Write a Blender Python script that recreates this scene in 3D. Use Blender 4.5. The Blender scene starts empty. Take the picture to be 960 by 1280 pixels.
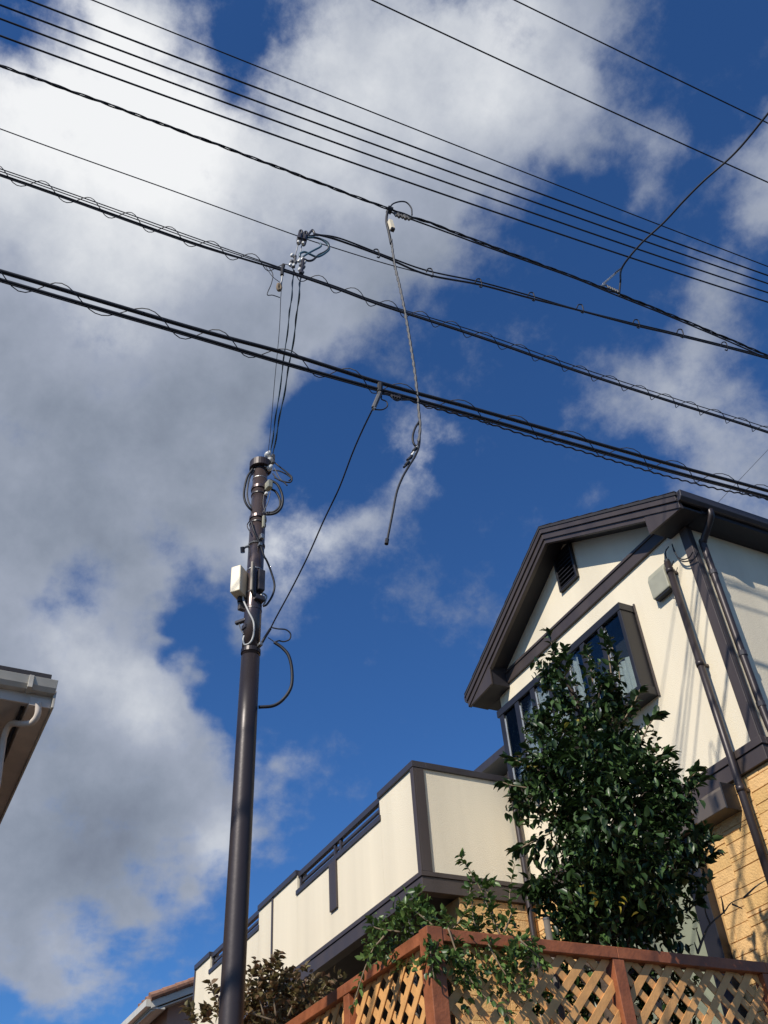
import bpy, math, random
import numpy as np
from mathutils import Vector, Matrix

random.seed(7); rng = np.random.default_rng(7)
scn = bpy.context.scene
C = scn.collection

# ------------------------------------------------------------------ camera
ROT = [[0.44493547120516047, 0.8935651349930328, -0.0597810671393957],
       [-0.6097290136781605, 0.25335919854418026, -0.7510257295140482],
       [-0.6559443241179083, 0.37060823795206405, 0.6575610828049108]]   # right, down, forward
R3 = np.array(ROT); FPX = 1190.0; CAM = np.array([0, 0, 1.55])
cam_d = bpy.data.cameras.new('camera'); cam = bpy.data.objects.new('camera', cam_d); C.objects.link(cam)
m = Matrix.Identity(4)
for i in range(3):
    m[i][0] = ROT[0][i]; m[i][1] = -ROT[1][i]; m[i][2] = -ROT[2][i]; m[i][3] = CAM[i]
cam.matrix_world = m
cam_d.sensor_fit = 'VERTICAL'; cam_d.sensor_height = 36; cam_d.sensor_width = 27
cam_d.lens = FPX / 1280 * 36; cam_d.clip_end = 5000; cam_d.clip_start = 0.05
scn.camera = cam
scn.view_settings.view_transform = 'Standard'; scn.view_settings.look = 'None'
scn.view_settings.exposure = 0; scn.view_settings.gamma = 1; scn.view_settings.use_curve_mapping = False

def bearing(px, py):
    return R3.T @ np.array([(px - 480) / FPX, (py - 640) / FPX, 1.0])
def at(px, py, ax, val):                  # measured bearing cut with the plane of a wall, eave or wire
    d = bearing(px, py); return CAM + d * ((val - CAM[ax]) / d[ax])
def at_plane(px, py, n, c):
    d = bearing(px, py); n = np.array(n, float); return CAM + d * (c / (n @ d))
def at_dist(px, py, D):
    d = bearing(px, py); return CAM + d * (D / math.hypot(d[0], d[1]))

# ------------------------------------------------------------------ sun and sky
EL, AZ = math.radians(39), math.radians(27)
sun_dir = Vector((math.cos(EL) * math.sin(AZ), -math.cos(EL) * math.cos(AZ), math.sin(EL)))
sl = bpy.data.lights.new('sun', 'SUN'); sl.energy = 4.8; sl.angle = math.radians(0.5); sl.color = (1, 0.93, 0.82)
so = bpy.data.objects.new('sun', sl); C.objects.link(so)
so.rotation_euler = (-sun_dir).to_track_quat('-Z', 'Y').to_euler()

world = bpy.data.worlds.new('World'); scn.world = world; world.use_nodes = True
nt = world.node_tree; nt.nodes.clear(); L = nt.links.new
def nd(t, **k):
    n = nt.nodes.new(t)
    for a, b in k.items(): setattr(n, a, b)
    return n
def mth(op, a, b=None, clamp=False):
    n = nd('ShaderNodeMath', operation=op, use_clamp=clamp)
    for i, v in enumerate((a, b)):
        if v is None: continue
        if isinstance(v, (int, float)): n.inputs[i].default_value = v
        else: L(v, n.inputs[i])
    return n.outputs[0]
def vmth(op, a, b=None, s=None):
    n = nd('ShaderNodeVectorMath', operation=op)
    for i, v in enumerate((a, b)):
        if v is None: continue
        if isinstance(v, (tuple, list)): n.inputs[i].default_value = v
        else: L(v, n.inputs[i])
    if s is not None: n.inputs['Scale'].default_value = s
    return n.outputs['Value'] if op in ('DISTANCE', 'LENGTH') else n.outputs[0]
def smooth(v, a, b, lo=0.0, hi=1.0):
    n = nd('ShaderNodeMapRange', interpolation_type='SMOOTHSTEP')
    L(v, n.inputs[0]); n.inputs[1].default_value = a; n.inputs[2].default_value = b
    n.inputs[3].default_value = lo; n.inputs[4].default_value = hi
    return n.outputs[0]
def noise(vec, scale, detail, rough=0.55, dist=0.0):
    n = nd('ShaderNodeTexNoise'); L(vec, n.inputs['Vector'])
    n.inputs['Scale'].default_value = scale; n.inputs['Detail'].default_value = detail
    n.inputs['Roughness'].default_value = rough; n.inputs['Distortion'].default_value = dist
    return n
def mixc(f, a, b):
    n = nd('ShaderNodeMix', data_type='RGBA')
    if isinstance(f, float): n.inputs[0].default_value = f
    else: L(f, n.inputs[0])
    for i, v in ((6, a), (7, b)):
        if isinstance(v, (tuple, list)): n.inputs[i].default_value = (*v, 1)
        else: L(v, n.inputs[i])
    return n.outputs[2]

tc = nd('ShaderNodeTexCoord'); dirv = vmth('NORMALIZE', tc.outputs['Generated'])
sky = nd('ShaderNodeTexSky', sky_type='NISHITA'); sky.sun_disc = False
sky.sun_elevation = EL; sky.sun_rotation = math.atan2(sun_dir.x, sun_dir.y)
sky.air_density = 1.0; sky.dust_density = 0.3; sky.ozone_density = 2.0; sky.altitude = 100
# clouds: dir -> warped dir ; a few dozen soft cloud banks broken up by fractal noise
sep = nd('ShaderNodeSeparateXYZ'); L(dirv, sep.inputs[0])
zc = mth('MAXIMUM', sep.outputs[2], 0.06)
zc2 = mth('ADD', zc, 0.25)
comb = nd('ShaderNodeCombineXYZ')
L(mth('DIVIDE', sep.outputs[0], zc2), comb.inputs[0]); L(mth('DIVIDE', sep.outputs[1], zc2), comb.inputs[1])
flat = comb.outputs[0]
wn = noise(flat, 3.2, 4, 0.6)
warp = vmth('SCALE', vmth('SUBTRACT', wn.outputs['Color'], (0.5, 0.5, 0.5)), s=0.2)
wdir = vmth('ADD', dirv, warp)
def ang(px, py):
    d = bearing(px, py); d = d / np.linalg.norm(d); return tuple(float(x) for x in d)
def field(vec, blobs):
    acc = None
    for px, py, r, w in blobs:
        s = smooth(vmth('DISTANCE', vec, ang(px, py)), 0.0, r / 1190.0 * 1.0, w, 0.0)
        acc = s if acc is None else mth('ADD', acc, s)
    return acc
BANKS = [
 # great bank upper left to centre
 (60, 170, 330, 1.3), (250, 230, 330, 1.3), (430, 150, 270, 1.1), (580, 90, 220, .9), (690, 30, 170, .9),
 (120, 420, 330, 1.3), (60, 620, 260, 1.2), (240, 560, 220, 1.0), (400, 330, 190, .8), (-80, 350, 400, 1.2),
 (160, 700, 130, .6), (30, 700, 170, .8), (480, 260, 160, .5), (250, 380, 250, .8), (190, 745, 80, .5), (150, 790, 90, .55), (195, 850, 100, .45), (280, 680, 80, .4),
 # lower left cumulus
 (40, 930, 210, 1.1), (170, 960, 170, 1.0), (250, 1020, 110, .7), (60, 1080, 150, .9), (200, 860, 110, .5), (-60, 1000, 250, 1.2),
 (90, 1228, 95, .7), (175, 1205, 75, .5), (15, 1225, 90, .5), (150, 1165, 90, .3), (230, 1150, 70, .3), (270, 1110, 60, .3), (315, 950, 55, .45), (320, 1060, 60, .3),
 # spur in the middle
 (300, 690, 80, .55), (390, 680, 85, .6), (460, 630, 75, .5), (500, 590, 65, .6), (530, 530, 60, .6), (510, 470, 70, .35),
 (350, 770, 80, .45), (352, 950, 60, .35), (355, 1000, 45, .3), (420, 640, 60, .25), (180, 1130, 70, .3), (440, 560, 90, .2),
 # right hand banks and wisps
 (840, 480, 140, .52), (930, 540, 150, .62), (770, 510, 90, .36), (900, 400, 90, .45), (880, 600, 90, .4), (980, 640, 120, .6), (820, 610, 45, .4),
 (808, 160, 50, .5), (802, 205, 50, .5), (790, 255, 50, .42), (740, 275, 60, .3), (860, 265, 50, .2), (955, 195, 100, .8), (1000, 230, 110, .8), (730, 150, 80, .25),
 (615, 715, 45, .35), (500, 715, 60, .28), (610, 460, 70, .15),
 (280, 640, 60, .3), (690, 175, 60, .35), (560, 330, 60, .2), (40, 1140, 100, .4), (130, 1150, 80, .3), (260, 1090, 60, .3), (230, 900, 95, .55), (250, 985, 85, .5), (205, 765, 75, .5), (170, 820, 90, .5), (270, 1040, 60, .4), (340, 940, 50, .25), (345, 1010, 40, .25),
]
HOLES = [(300, 30, 110, -.80), (345, 50, 120, -.62), (400, 25, 90, -.45), (250, 8, 70, -.5), (40, 30, 110, -.72), (15, 70, 80, -.5), (95, 20, 60, -.35), (410, 480, 90, -.45), (400, 540, 110, -.75), (360, 580, 70, -.45),
  (130, 745, 85, -.7), (60, 760, 50, -.35), (262, 825, 60, -.45), (235, 705, 50, -.35), (230, 790, 45, -.3), (640, 205, 50, -.2), (285, 880, 50, -.5), (255, 930, 35, -.3), (100, 1165, 60, -.35), (60, 790, 50, -.3)]
rest = noise(flat, 1.3, 4)        # elsewhere in the sky broken cloud goes on
away = smooth(vmth('DISTANCE', dirv, ang(480, 640)), 0.72, 0.95)
restv = mth('MULTIPLY', smooth(rest.outputs[0], 0.42, 0.62), mth('MULTIPLY', away, 0.6))
dens = mth('ADD', mth('ADD', mth('MINIMUM', field(wdir, BANKS), 1.25), field(wdir, HOLES)), restv)
fb = noise(flat, 5.5, 10, 0.58, 0.1)
fb2 = noise(dirv, 13.0, 12, 0.64, 0.0)
fbm = mth('ADD', mth('MULTIPLY', fb.outputs[0], 0.5), mth('MULTIPLY', fb2.outputs[0], 0.5))
dn = mth('ADD', dens, mth('MULTIPLY', mth('SUBTRACT', fbm, 0.5), 3.9))
alpha = smooth(dn, 0.10, 1.20)
BRIGHT = [(80, 180, 290, .55), (240, 190, 280, .25), (60, 60, 220, .22), (470, 100, 260, .34), (620, 50, 200, .22), (330, 260, 170, .06), (700, 100, 120, .12), (240, 100, 200, .15), (150, 360, 160, .06),
          (80, 800, 130, .26), (150, 870, 90, .16), (220, 720, 90, .10), (340, 700, 70, .15), (400, 665, 140, .30), (525, 565, 100, .55), (300, 690, 80, .12), (200, 890, 90, .20), (275, 1050, 60, .34), (20, 1000, 100, .08), (180, 1110, 90, .12),
          (100, 1225, 80, .12), (840, 490, 150, .10), (940, 200, 120, .05), (800, 190, 110, .08), (930, 600, 120, .06),
          (300, 450, 150, .05), (230, 560, 240, -.05), (60, 600, 260, -.06), (60, 900, 100, -.05), (140, 1040, 120, -.16), (60, 1070, 110, -.12)]
soft = noise(dirv, 8.0, 11, 0.6, 0.0)
br = mth('ADD', field(dirv, BRIGHT), mth('ADD', 0.27, mth('MULTIPLY', mth('SUBTRACT', soft.outputs[0], 0.5), 0.85)))
# thinner edges of a bank pass more light than its thick middle
edge = smooth(dn, 0.5, 1.5, 0.10, 0.0)
br = mth('ADD', br, edge, clamp=True)
cr = nd('ShaderNodeValToRGB'); L(br, cr.inputs[0])
e = cr.color_ramp.elements
e[0].position = 0; e[0].color = (0.19, 0.22, 0.285, 1)
e[1].position = 1; e[1].color = (0.92, 0.93, 0.94, 1)
for p, c in ((0.2, (0.26, 0.30, 0.375)), (0.45, (0.37, 0.41, 0.50)), (0.72, (0.64, 0.67, 0.72))):
    q = e.new(p); q.color = (*c, 1)
SKY_S = 0.1
tint = nd('ShaderNodeHueSaturation'); L(sky.outputs[0], tint.inputs['Color'])
tint.inputs['Saturation'].default_value = 1.0; tint.inputs['Value'].default_value = 0.70
blue = nd('ShaderNodeMix', data_type='RGBA', blend_type='MULTIPLY'); blue.inputs[0].default_value = 1; L(tint.outputs[0], blue.inputs[6]); blue.inputs[7].default_value = (0.52, 1.02, 1.66, 1)
cl = vmth('SCALE', cr.outputs[0], s=1.0 / SKY_S)
lower = smooth(sep.outputs[2], -0.02, 0.05)
alpha = mth('MULTIPLY', mth('MULTIPLY', alpha, 0.97), lower)
bg = nd('ShaderNodeBackground'); bg.inputs[1].default_value = SKY_S
L(mixc(alpha, blue.outputs[2], cl), bg.inputs[0])
wo = nd('ShaderNodeOutputWorld'); L(bg.outputs[0], wo.inputs[0])

# ------------------------------------------------------------------ materials
def mat(name, col, rough=0.6, var=0.12, vscale=6.0, bump=0.0, bscale=60.0, metallic=0.0, island=0.0, spec=0.5, coat=0.0, col2=None, streak=False, trans=0.0):
    m = bpy.data.materials.new(name); m.use_nodes = True
    t = m.node_tree; b = t.nodes['Principled BSDF']; k = t.links.new
    b.inputs['Roughness'].default_value = rough; b.inputs['Metallic'].default_value = metallic
    b.inputs['Specular IOR Level'].default_value = spec; b.inputs['Coat Weight'].default_value = coat
    tcn = t.nodes.new('ShaderNodeTexCoord'); vec = tcn.outputs['Object']
    if streak:
        mp = t.nodes.new('ShaderNodeMapping'); mp.inputs['Scale'].default_value = (1, 1, 0.08); k(vec, mp.inputs[0]); vec2 = mp.outputs[0]
    else: vec2 = vec
    n = t.nodes.new('ShaderNodeTexNoise'); n.inputs['Scale'].default_value = vscale; n.inputs['Detail'].default_value = 6; k(vec2, n.inputs['Vector'])
    r = t.nodes.new('ShaderNodeMapRange'); r.inputs[1].default_value = 0.3; r.inputs[2].default_value = 0.7
    r.inputs[3].default_value = 1 - var; r.inputs[4].default_value = 1 + var * 0.6; k(n.outputs[0], r.inputs[0])
    v = r.outputs[0]
    base = t.nodes.new('ShaderNodeMix'); base.data_type = 'RGBA'; base.inputs[6].default_value = (*col, 1); base.inputs[7].default_value = (*(col2 or col), 1)
    geo = t.nodes.new('ShaderNodeNewGeometry')
    k(geo.outputs['Random Per Island'], base.inputs[0])
    if island:
        ir = t.nodes.new('ShaderNodeMapRange'); ir.inputs[3].default_value = 1 - island; ir.inputs[4].default_value = 1 + island
        sh = t.nodes.new('ShaderNodeMath'); sh.operation = 'FRACT'; sm = t.nodes.new('ShaderNodeMath'); sm.operation = 'MULTIPLY'; sm.inputs[1].default_value = 7.31
        k(geo.outputs['Random Per Island'], sm.inputs[0]); k(sm.outputs[0], sh.inputs[0]); k(sh.outputs[0], ir.inputs[0])
        mm = t.nodes.new('ShaderNodeMath'); mm.operation = 'MULTIPLY'; k(v, mm.inputs[0]); k(ir.outputs[0], mm.inputs[1]); v = mm.outputs[0]
    vm = t.nodes.new('ShaderNodeVectorMath'); vm.operation = 'SCALE'; k(base.outputs[2], vm.inputs[0]); k(v, vm.inputs['Scale'])
    k(vm.outputs[0], b.inputs['Base Color'])
    rr = t.nodes.new('ShaderNodeMapRange'); rr.inputs[3].default_value = max(0.02, rough - 0.12); rr.inputs[4].default_value = min(1, rough + 0.12); k(n.outputs[0], rr.inputs[0])
    k(rr.outputs[0], b.inputs['Roughness'])
    if bump:
        n2 = t.nodes.new('ShaderNodeTexNoise'); n2.inputs['Scale'].default_value = bscale; n2.inputs['Detail'].default_value = 5; k(vec, n2.inputs['Vector'])
        bp = t.nodes.new('ShaderNodeBump'); bp.inputs['Strength'].default_value = bump; bp.inputs['Distance'].default_value = 0.01
        k(n2.outputs[0], bp.inputs['Height']); k(bp.outputs[0], b.inputs['Normal'])
    if trans:
        tl = t.nodes.new('ShaderNodeBsdfTranslucent'); k(vm.outputs[0], tl.inputs[0])
        mx = t.nodes.new('ShaderNodeMixShader'); mx.inputs[0].default_value = trans
        k(b.outputs[0], mx.inputs[1]); k(tl.outputs[0], mx.inputs[2]); k(mx.outputs[0], t.nodes['Material Output'].inputs[0])
    return m
M = {}
M['cream'] = mat('cream_siding', (0.79, 0.70, 0.53), 0.8, 0.10, 2.2, 0.4, 90, streak=True)
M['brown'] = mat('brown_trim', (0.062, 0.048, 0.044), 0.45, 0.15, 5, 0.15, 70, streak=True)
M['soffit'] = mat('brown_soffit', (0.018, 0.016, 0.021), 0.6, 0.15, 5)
M['darkrail'] = mat('dark_brown_metal', (0.045, 0.04, 0.045), 0.35, 0.1, 8)
M['bay'] = mat('dark_bronze_frame', (0.019, 0.018, 0.021), 0.4, 0.12, 6)
M['brick'] = mat('tan_block_siding', (0.74, 0.46, 0.19), 0.85, 0.10, 14, 0.8, 55, island=0.0, col2=(0.78, 0.50, 0.22))
for q_, f_ in enumerate((.93, .97, 1.0, 1.04)): M['brick%d' % q_] = mat('tan_block_siding', (0.74 * f_, 0.46 * f_, 0.19 * f_ * f_), 0.85, 0.10, 14, 0.8, 55)
M['mortar'] = mat('tan_joint', (0.47, 0.28, 0.11), 0.9, 0.1, 14, 0.4, 60)
M['glass'] = mat('window_glass', (0.035, 0.045, 0.06), 0.06, 0.1, 1, spec=1.0)
M['curtain'] = mat('pale_curtain_behind_glass', (0.15, 0.155, 0.155), 0.12, 0.12, 3, spec=0.8)
M['bead'] = mat('bead_highlight_metal', (0.62, 0.62, 0.62), 0.35, 0.1, 8, metallic=0.6)
M['sage'] = mat('sage_green_curtain', (0.27, 0.29, 0.20), 0.5, 0.12, 2, streak=True)
M['shutter'] = mat('grey_brown_metal', (0.115, 0.095, 0.08), 0.45, 0.1, 4)
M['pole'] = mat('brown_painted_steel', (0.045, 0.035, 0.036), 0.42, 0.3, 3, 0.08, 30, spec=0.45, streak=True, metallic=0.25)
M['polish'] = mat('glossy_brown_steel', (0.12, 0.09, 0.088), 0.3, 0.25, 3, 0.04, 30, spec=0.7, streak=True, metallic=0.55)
M['roof'] = mat('dark_slate', (0.03, 0.028, 0.034), 0.85, 0.2, 5, 0.2, 40)
M['steel'] = mat('galvanised_steel', (0.36, 0.36, 0.35), 0.45, 0.2, 20, metallic=0.8)
M['porcelain'] = mat('white_porcelain', (0.75, 0.74, 0.70), 0.15, 0.1, 20)
M['white'] = mat('white_box_plastic', (0.85, 0.74, 0.54), 0.45, 0.06, 10)
M['tanplate'] = mat('beige_steel_plate', (0.27, 0.235, 0.19), 0.5, 0.1, 8)
M['greybox'] = mat('grey_beige_plastic', (0.36, 0.35, 0.27), 0.45, 0.08, 10)
M['black'] = mat('black_cable', (0.008, 0.009, 0.015), 0.6, 0.2, 30)
M['teal'] = mat('blue_green_cable', (0.07, 0.14, 0.18), 0.45, 0.2, 30)
M['greycable'] = mat('weathered_grey_cable', (0.10, 0.10, 0.105), 0.6, 0.3, 30)
M['palecable'] = mat('pale_grey_cable', (0.45, 0.45, 0.43), 0.5, 0.1, 30)  # even pale grey, used for one loop on the pole
M['redwood'] = mat('red_brown_stained_wood', (0.30, 0.095, 0.038), 0.55, 0.3, 9, 0.3, 50)
M['slat'] = mat('tan_stained_wood', (0.74, 0.38, 0.135), 0.6, 0.22, 9, 0.2, 60, island=0.08)
M['leaf'] = mat('glossy_camellia_leaf', (0.019, 0.042, 0.013), 0.38, 0.2, 20, island=0.55, spec=0.38, col2=(0.055, 0.10, 0.028), trans=0.12)
M['yleaf'] = mat('yellowing_leaf', (0.45, 0.36, 0.05), 0.4, 0.2, 20, trans=0.2)
M['vleaf'] = mat('light_green_leaf', (0.05, 0.11, 0.025), 0.4, 0.2, 20, island=0.4, col2=(0.13, 0.20, 0.05), trans=0.25)
M['rleaf'] = mat('red_brown_leaf', (0.17, 0.085, 0.045), 0.5, 0.2, 20, island=0.4, col2=(0.19, 0.17, 0.07), trans=0.3)
M['bark'] = mat('grey_brown_bark', (0.085, 0.06, 0.045), 0.85, 0.3, 20, 0.6, 60)
M['stem'] = mat('pale_twig', (0.22, 0.16, 0.10), 0.8, 0.2, 20)
M['stake'] = mat('weathered_bamboo', (0.13, 0.11, 0.09), 0.7, 0.2, 15)
M['asphalt'] = mat('asphalt', (0.05, 0.05, 0.052), 0.9, 0.2, 8, 0.5, 90)
M['soil'] = mat('garden_soil', (0.09, 0.065, 0.045), 0.95, 0.3, 5, 0.8, 30)
M['concrete'] = mat('concrete', (0.33, 0.32, 0.30), 0.85, 0.15, 3, 0.3, 50)
M['nwhite'] = mat('ivory_gutter', (0.60, 0.56, 0.47), 0.35, 0.08, 6)
M['ngutter'] = mat('pale_grey_gutter', (0.52, 0.48, 0.41), 0.3, 0.12, 6, streak=False)
M['nsoffit'] = mat('taupe_eave_board', (0.60, 0.52, 0.45), 0.7, 0.12, 6)
M['nwall'] = mat('taupe_wall', (0.16, 0.125, 0.11), 0.8, 0.1, 4, 0.3, 60)
M['terracotta'] = mat('terracotta_tile', (0.33, 0.17, 0.11), 0.7, 0.25, 12, island=0.2)
M['rosewall'] = mat('rose_brown_wall', (0.42, 0.25, 0.18), 0.8, 0.1, 4, 0.2, 60)

g_ = bpy.data.materials.new('clear_window_glass'); g_.use_nodes = True; gt = g_.node_tree; gt.nodes.clear()
go = gt.nodes.new('ShaderNodeOutputMaterial'); gm = gt.nodes.new('ShaderNodeMixShader'); gtr = gt.nodes.new('ShaderNodeBsdfTransparent'); ggl = gt.nodes.new('ShaderNodeBsdfGlossy')
gtr.inputs[0].default_value = (0.72, 0.76, 0.76, 1); ggl.inputs['Roughness'].default_value = 0.02; ggl.inputs[0].default_value = (0.9, 0.95, 1, 1)
gl_ = gt.nodes.new('ShaderNodeLayerWeight'); gl_.inputs[0].default_value = 0.16
gt.links.new(gl_.outputs['Fresnel'], gm.inputs[0]); gt.links.new(gtr.outputs[0], gm.inputs[1]); gt.links.new(ggl.outputs[0], gm.inputs[2]); gt.links.new(gm.outputs[0], go.inputs[0])
M['clear'] = g_
M['cloth'] = mat('grey_lace_curtain', (0.70, 0.69, 0.66), 0.9, 0.1, 10)
M['inside'] = mat('painted_room_dark', (0.05, 0.05, 0.055), 0.9, 0.1, 2)
# ------------------------------------------------------------------ builders
class MB:
    def __init__(s): s.v = []; s.f = []
    def box(s, x0, x1, y0, y1, z0, z1):
        b = len(s.v)
        s.v += [(x, y, z) for x in (x0, x1) for y in (y0, y1) for z in (z0, z1)]
        s.f += [tuple(b + i for i in q) for q in ((0, 1, 3, 2), (4, 6, 7, 5), (0, 4, 5, 1), (2, 3, 7, 6), (0, 2, 6, 4), (1, 5, 7, 3))]
        return s
    def prism(s, poly, ax, a, b):           # polygon in the two other axes, extruded along ax
        def mk(p, t):
            q = list(p); q.insert(ax, t); return tuple(q)
        n = len(poly); k = len(s.v)
        s.v += [mk(p, a) for p in poly] + [mk(p, b) for p in poly]
        s.f += [tuple(k + i for i in range(n)), tuple(k + n + i for i in reversed(range(n)))]
        s.f += [(k + (i + 1) % n, k + i, k + n + i, k + n + (i + 1) % n) for i in range(n)]
        return s
    def tube(s, pts, r, n=8, caps=True):
        pts = [Vector(p) for p in pts]; k = len(s.v); N = len(pts)
        rs = r if isinstance(r, (list, tuple)) else [r] * N
        t0 = (pts[1] - pts[0]).normalized()
        u = t0.orthogonal().normalized()
        for i, p in enumerate(pts):
            t = (pts[min(i + 1, N - 1)] - pts[max(i - 1, 0)]).normalized()
            u = (u - t * u.dot(t));
            if u.length < 1e-6: u = t.orthogonal()
            u.normalize(); w = t.cross(u)
            for j in range(n):
                a = 2 * math.pi * j / n
                s.v.append(tuple(p + (u * math.cos(a) + w * math.sin(a)) * rs[i]))
        for i in range(N - 1):
            for j in range(n):
                a = k + i * n + j; b = k + i * n + (j + 1) % n
                s.f.append((a, b, b + n, a + n))
        if caps:
            s.f.append(tuple(k + j for j in reversed(range(n)))); s.f.append(tuple(k + (N - 1) * n + j for j in range(n)))
        return s
    def build(s, name, mt, parent=None, loc=None, smooth=False, bevel=0.0, label=None):
        me = bpy.data.meshes.new(name); me.from_pydata(s.v, [], s.f); me.update()
        import bmesh
        bm = bmesh.new(); bm.from_mesh(me); bmesh.ops.recalc_face_normals(bm, faces=bm.faces); bm.to_mesh(me); bm.free()
        me.materials.append(mt)
        if smooth: me.polygons.foreach_set('use_smooth', [True] * len(me.polygons))
        o = bpy.data.objects.new(name, me); C.objects.link(o)
        if loc is not None: o.location = loc
        if bevel:
            md = o.modifiers.new('bevel', 'BEVEL'); md.width = bevel; md.segments = 2; md.limit_method = 'ANGLE'
        if parent is not None: o.parent = parent
        if label: o['label'] = label
        return o
def tag(o, label=None, cat=None, group=None, kind=None):
    if label: o['label'] = label
    if cat: o['category'] = cat
    if group: o['group'] = group
    if kind: o['kind'] = kind
    return o
def empty(name, label, cat, group=None, loc=(0, 0, 0)):
    o = bpy.data.objects.new(name, None); C.objects.link(o); o.empty_display_size = 0.2
    return tag(o, label, cat, group)
def box(name, mt, parent, *b, bevel=0.004, label=None):
    return MB().box(*b).build(name, mt, parent, bevel=bevel, label=label)
def spline(pts, n=8):                       # Catmull-Rom through points
    P = [np.array(p, float) for p in pts]; P = [2 * P[0] - P[1]] + P + [2 * P[-1] - P[-2]]; out = []
    for i in range(1, len(P) - 2):
        a, b, c, d = P[i - 1], P[i], P[i + 1], P[i + 2]
        for j in range(n):
            t = j / n
            out.append(0.5 * ((2 * b) + (-a + c) * t + (2 * a - 5 * b + 4 * c - d) * t * t + (-a + 3 * b - 3 * c + d) * t ** 3))
    out.append(P[-2]); return out

# ------------------------------------------------------------------ setting
tag(MB().box(-400, 400, -400, 400, -0.5, 0).build('ground', M['soil']), kind='structure')
tag(MB().box(-60, 60, -6, 2.3, 0.0, 0.004).build('road', M['asphalt']), kind='structure')
tag(MB().box(-5.0, 60, 2.3, 60, 0.0, 0.004).build('side_road', M['asphalt']), kind='structure')
tag(MB().box(-40, -5.27, 3.12, 40, 0.0, 2.15).build('garden_terrace', M['soil']), kind='structure')
rw = MB(); rw.box(-40, -5.06, 2.92, 3.12, 0.004, 2.2); rw.box(-5.27, -5.06, 3.12, 40, 0.004, 2.2)
tag(rw.build('retaining_wall', M['concrete']), 'grey concrete retaining wall carrying the lattice fence', 'wall')

# ------------------------------------------------------------------ the house
XL, XR, YF, YB = -9.13, -5.35, 6.70, 14.0
ZB0, ZB1, ZC = 5.22, 5.42, 7.90
house = empty('house', 'cream two-storey house with brown gable roof, tan block ground floor and long balcony', 'house')
APX, SL = -7.26, 0.571                      # ridge position and roof slope
def roof_z(x, apex): return apex - SL * abs(x - APX)
wl = MB()
zs = 9.155
wl.prism([(XL, ZB1), (XR, ZB1), (XR, roof_z(XR, zs)), (APX, zs), (XL, roof_z(XL, zs))], 1, YF, YB)
wl.build('upper_wall', M['cream'], house)
# roof: two slabs above stepped bargeboards
rf = empty('roof', None, None); rf.parent = house
for sgn in (-1, 1):
    x1 = APX + sgn * 2.20
    sl = MB(); sl.prism([(APX, 9.335), (x1, roof_z(x1, 9.335)), (x1, roof_z(x1, 9.30)), (APX, 9.30)], 1, 6.36, YB + .3)
    sl.build('roof_slab', M['roof'], rf)
    for top, bot, y, xe in ((9.30, 9.228, 6.37, 2.18), (9.222, 9.140, 6.39, 2.18), (9.150, 9.075, 6.41, 1.66)):
        bb = MB(); xe = APX + sgn * xe
        bb.prism([(APX, top), (xe, roof_z(xe, top)), (xe, roof_z(xe, bot)), (APX, bot)], 1, y, y + 0.05)
        bb.build('bargeboard', M['brown'], rf, bevel=0.003)
    lp = MB(); xe = APX + sgn * 1.65
    lp.prism([(APX, 9.11), (xe, roof_z(xe, 9.11)), (xe, roof_z(xe, 9.09)), (APX, 9.09)], 1, 6.425, 6.47)
    lp.build('soffit_lip', M['brown'], rf)
    sf = MB(); xe = APX + sgn * 2.1
    sf.prism([(APX, 9.17), (xe, roof_z(xe, 9.17)), (xe, roof_z(xe, 9.145)), (APX, 9.145)], 1, 6.42, YF + .005)
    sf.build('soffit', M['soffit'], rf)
    # boxed return at the foot of each slope, then eave box running back
    xi = APX + sgn * (1.68 if sgn > 0 else 1.61); xo = APX + sgn * 2.175; zlo = 7.945
    rt = MB(); rt.prism([(xi, zlo), (xo, zlo - .035), (xo, roof_z(xo, 9.18)), (xi, roof_z(xi, 9.18))], 1, 6.425, YF - .005)
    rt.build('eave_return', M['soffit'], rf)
    fc = MB(); fc.prism([(xi - sgn * .012, zlo - .012), (xo, zlo - .047), (xo, zlo + .045), (xi - sgn * .012, roof_z(xi, 9.16))], 1, 6.405, 6.43)
    fc.build('return_board', M['brown'], rf, bevel=0.003)
    ev = MB(); wx = XR if sgn > 0 else XL
    ev.prism([(wx, 7.925), (xo, 7.925), (xo, roof_z(xo, 9.22)), (wx, roof_z(wx, 9.22))], 1, YF + .003, YB + .25)
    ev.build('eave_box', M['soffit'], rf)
    gu = MB(); gx = xo + sgn * .002
    gu.prism([(gx, 7.975), (gx + sgn * .04, 7.975), (gx + sgn * .07, 8.01), (gx + sgn * .08, 8.085), (gx + sgn * .065, 8.09), (gx, 8.09)], 1, 6.385, YB + .3)
    gu.build('gutter', M['darkrail'], rf, bevel=0.006)
# roof slates, standing in overlapping courses along the visible slope edge
for k in range(9):
    for sgn in (-1, 1):
        d0 = 2.20 - k * 0.244; d1 = max(0.0, d0 - 0.26)
        s_ = MB(); s_.prism([(APX + sgn * d0, 9.338 - SL * d0 + .008), (APX + sgn * d1, 9.338 - SL * d1 + .001), (APX + sgn * d1, 9.338 - SL * d1 + .004), (APX + sgn * d0, 9.338 - SL * d0 + .015)], 1, 6.358, YB + .3)
        s_.build('slate_course', M['roof'], rf)
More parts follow.
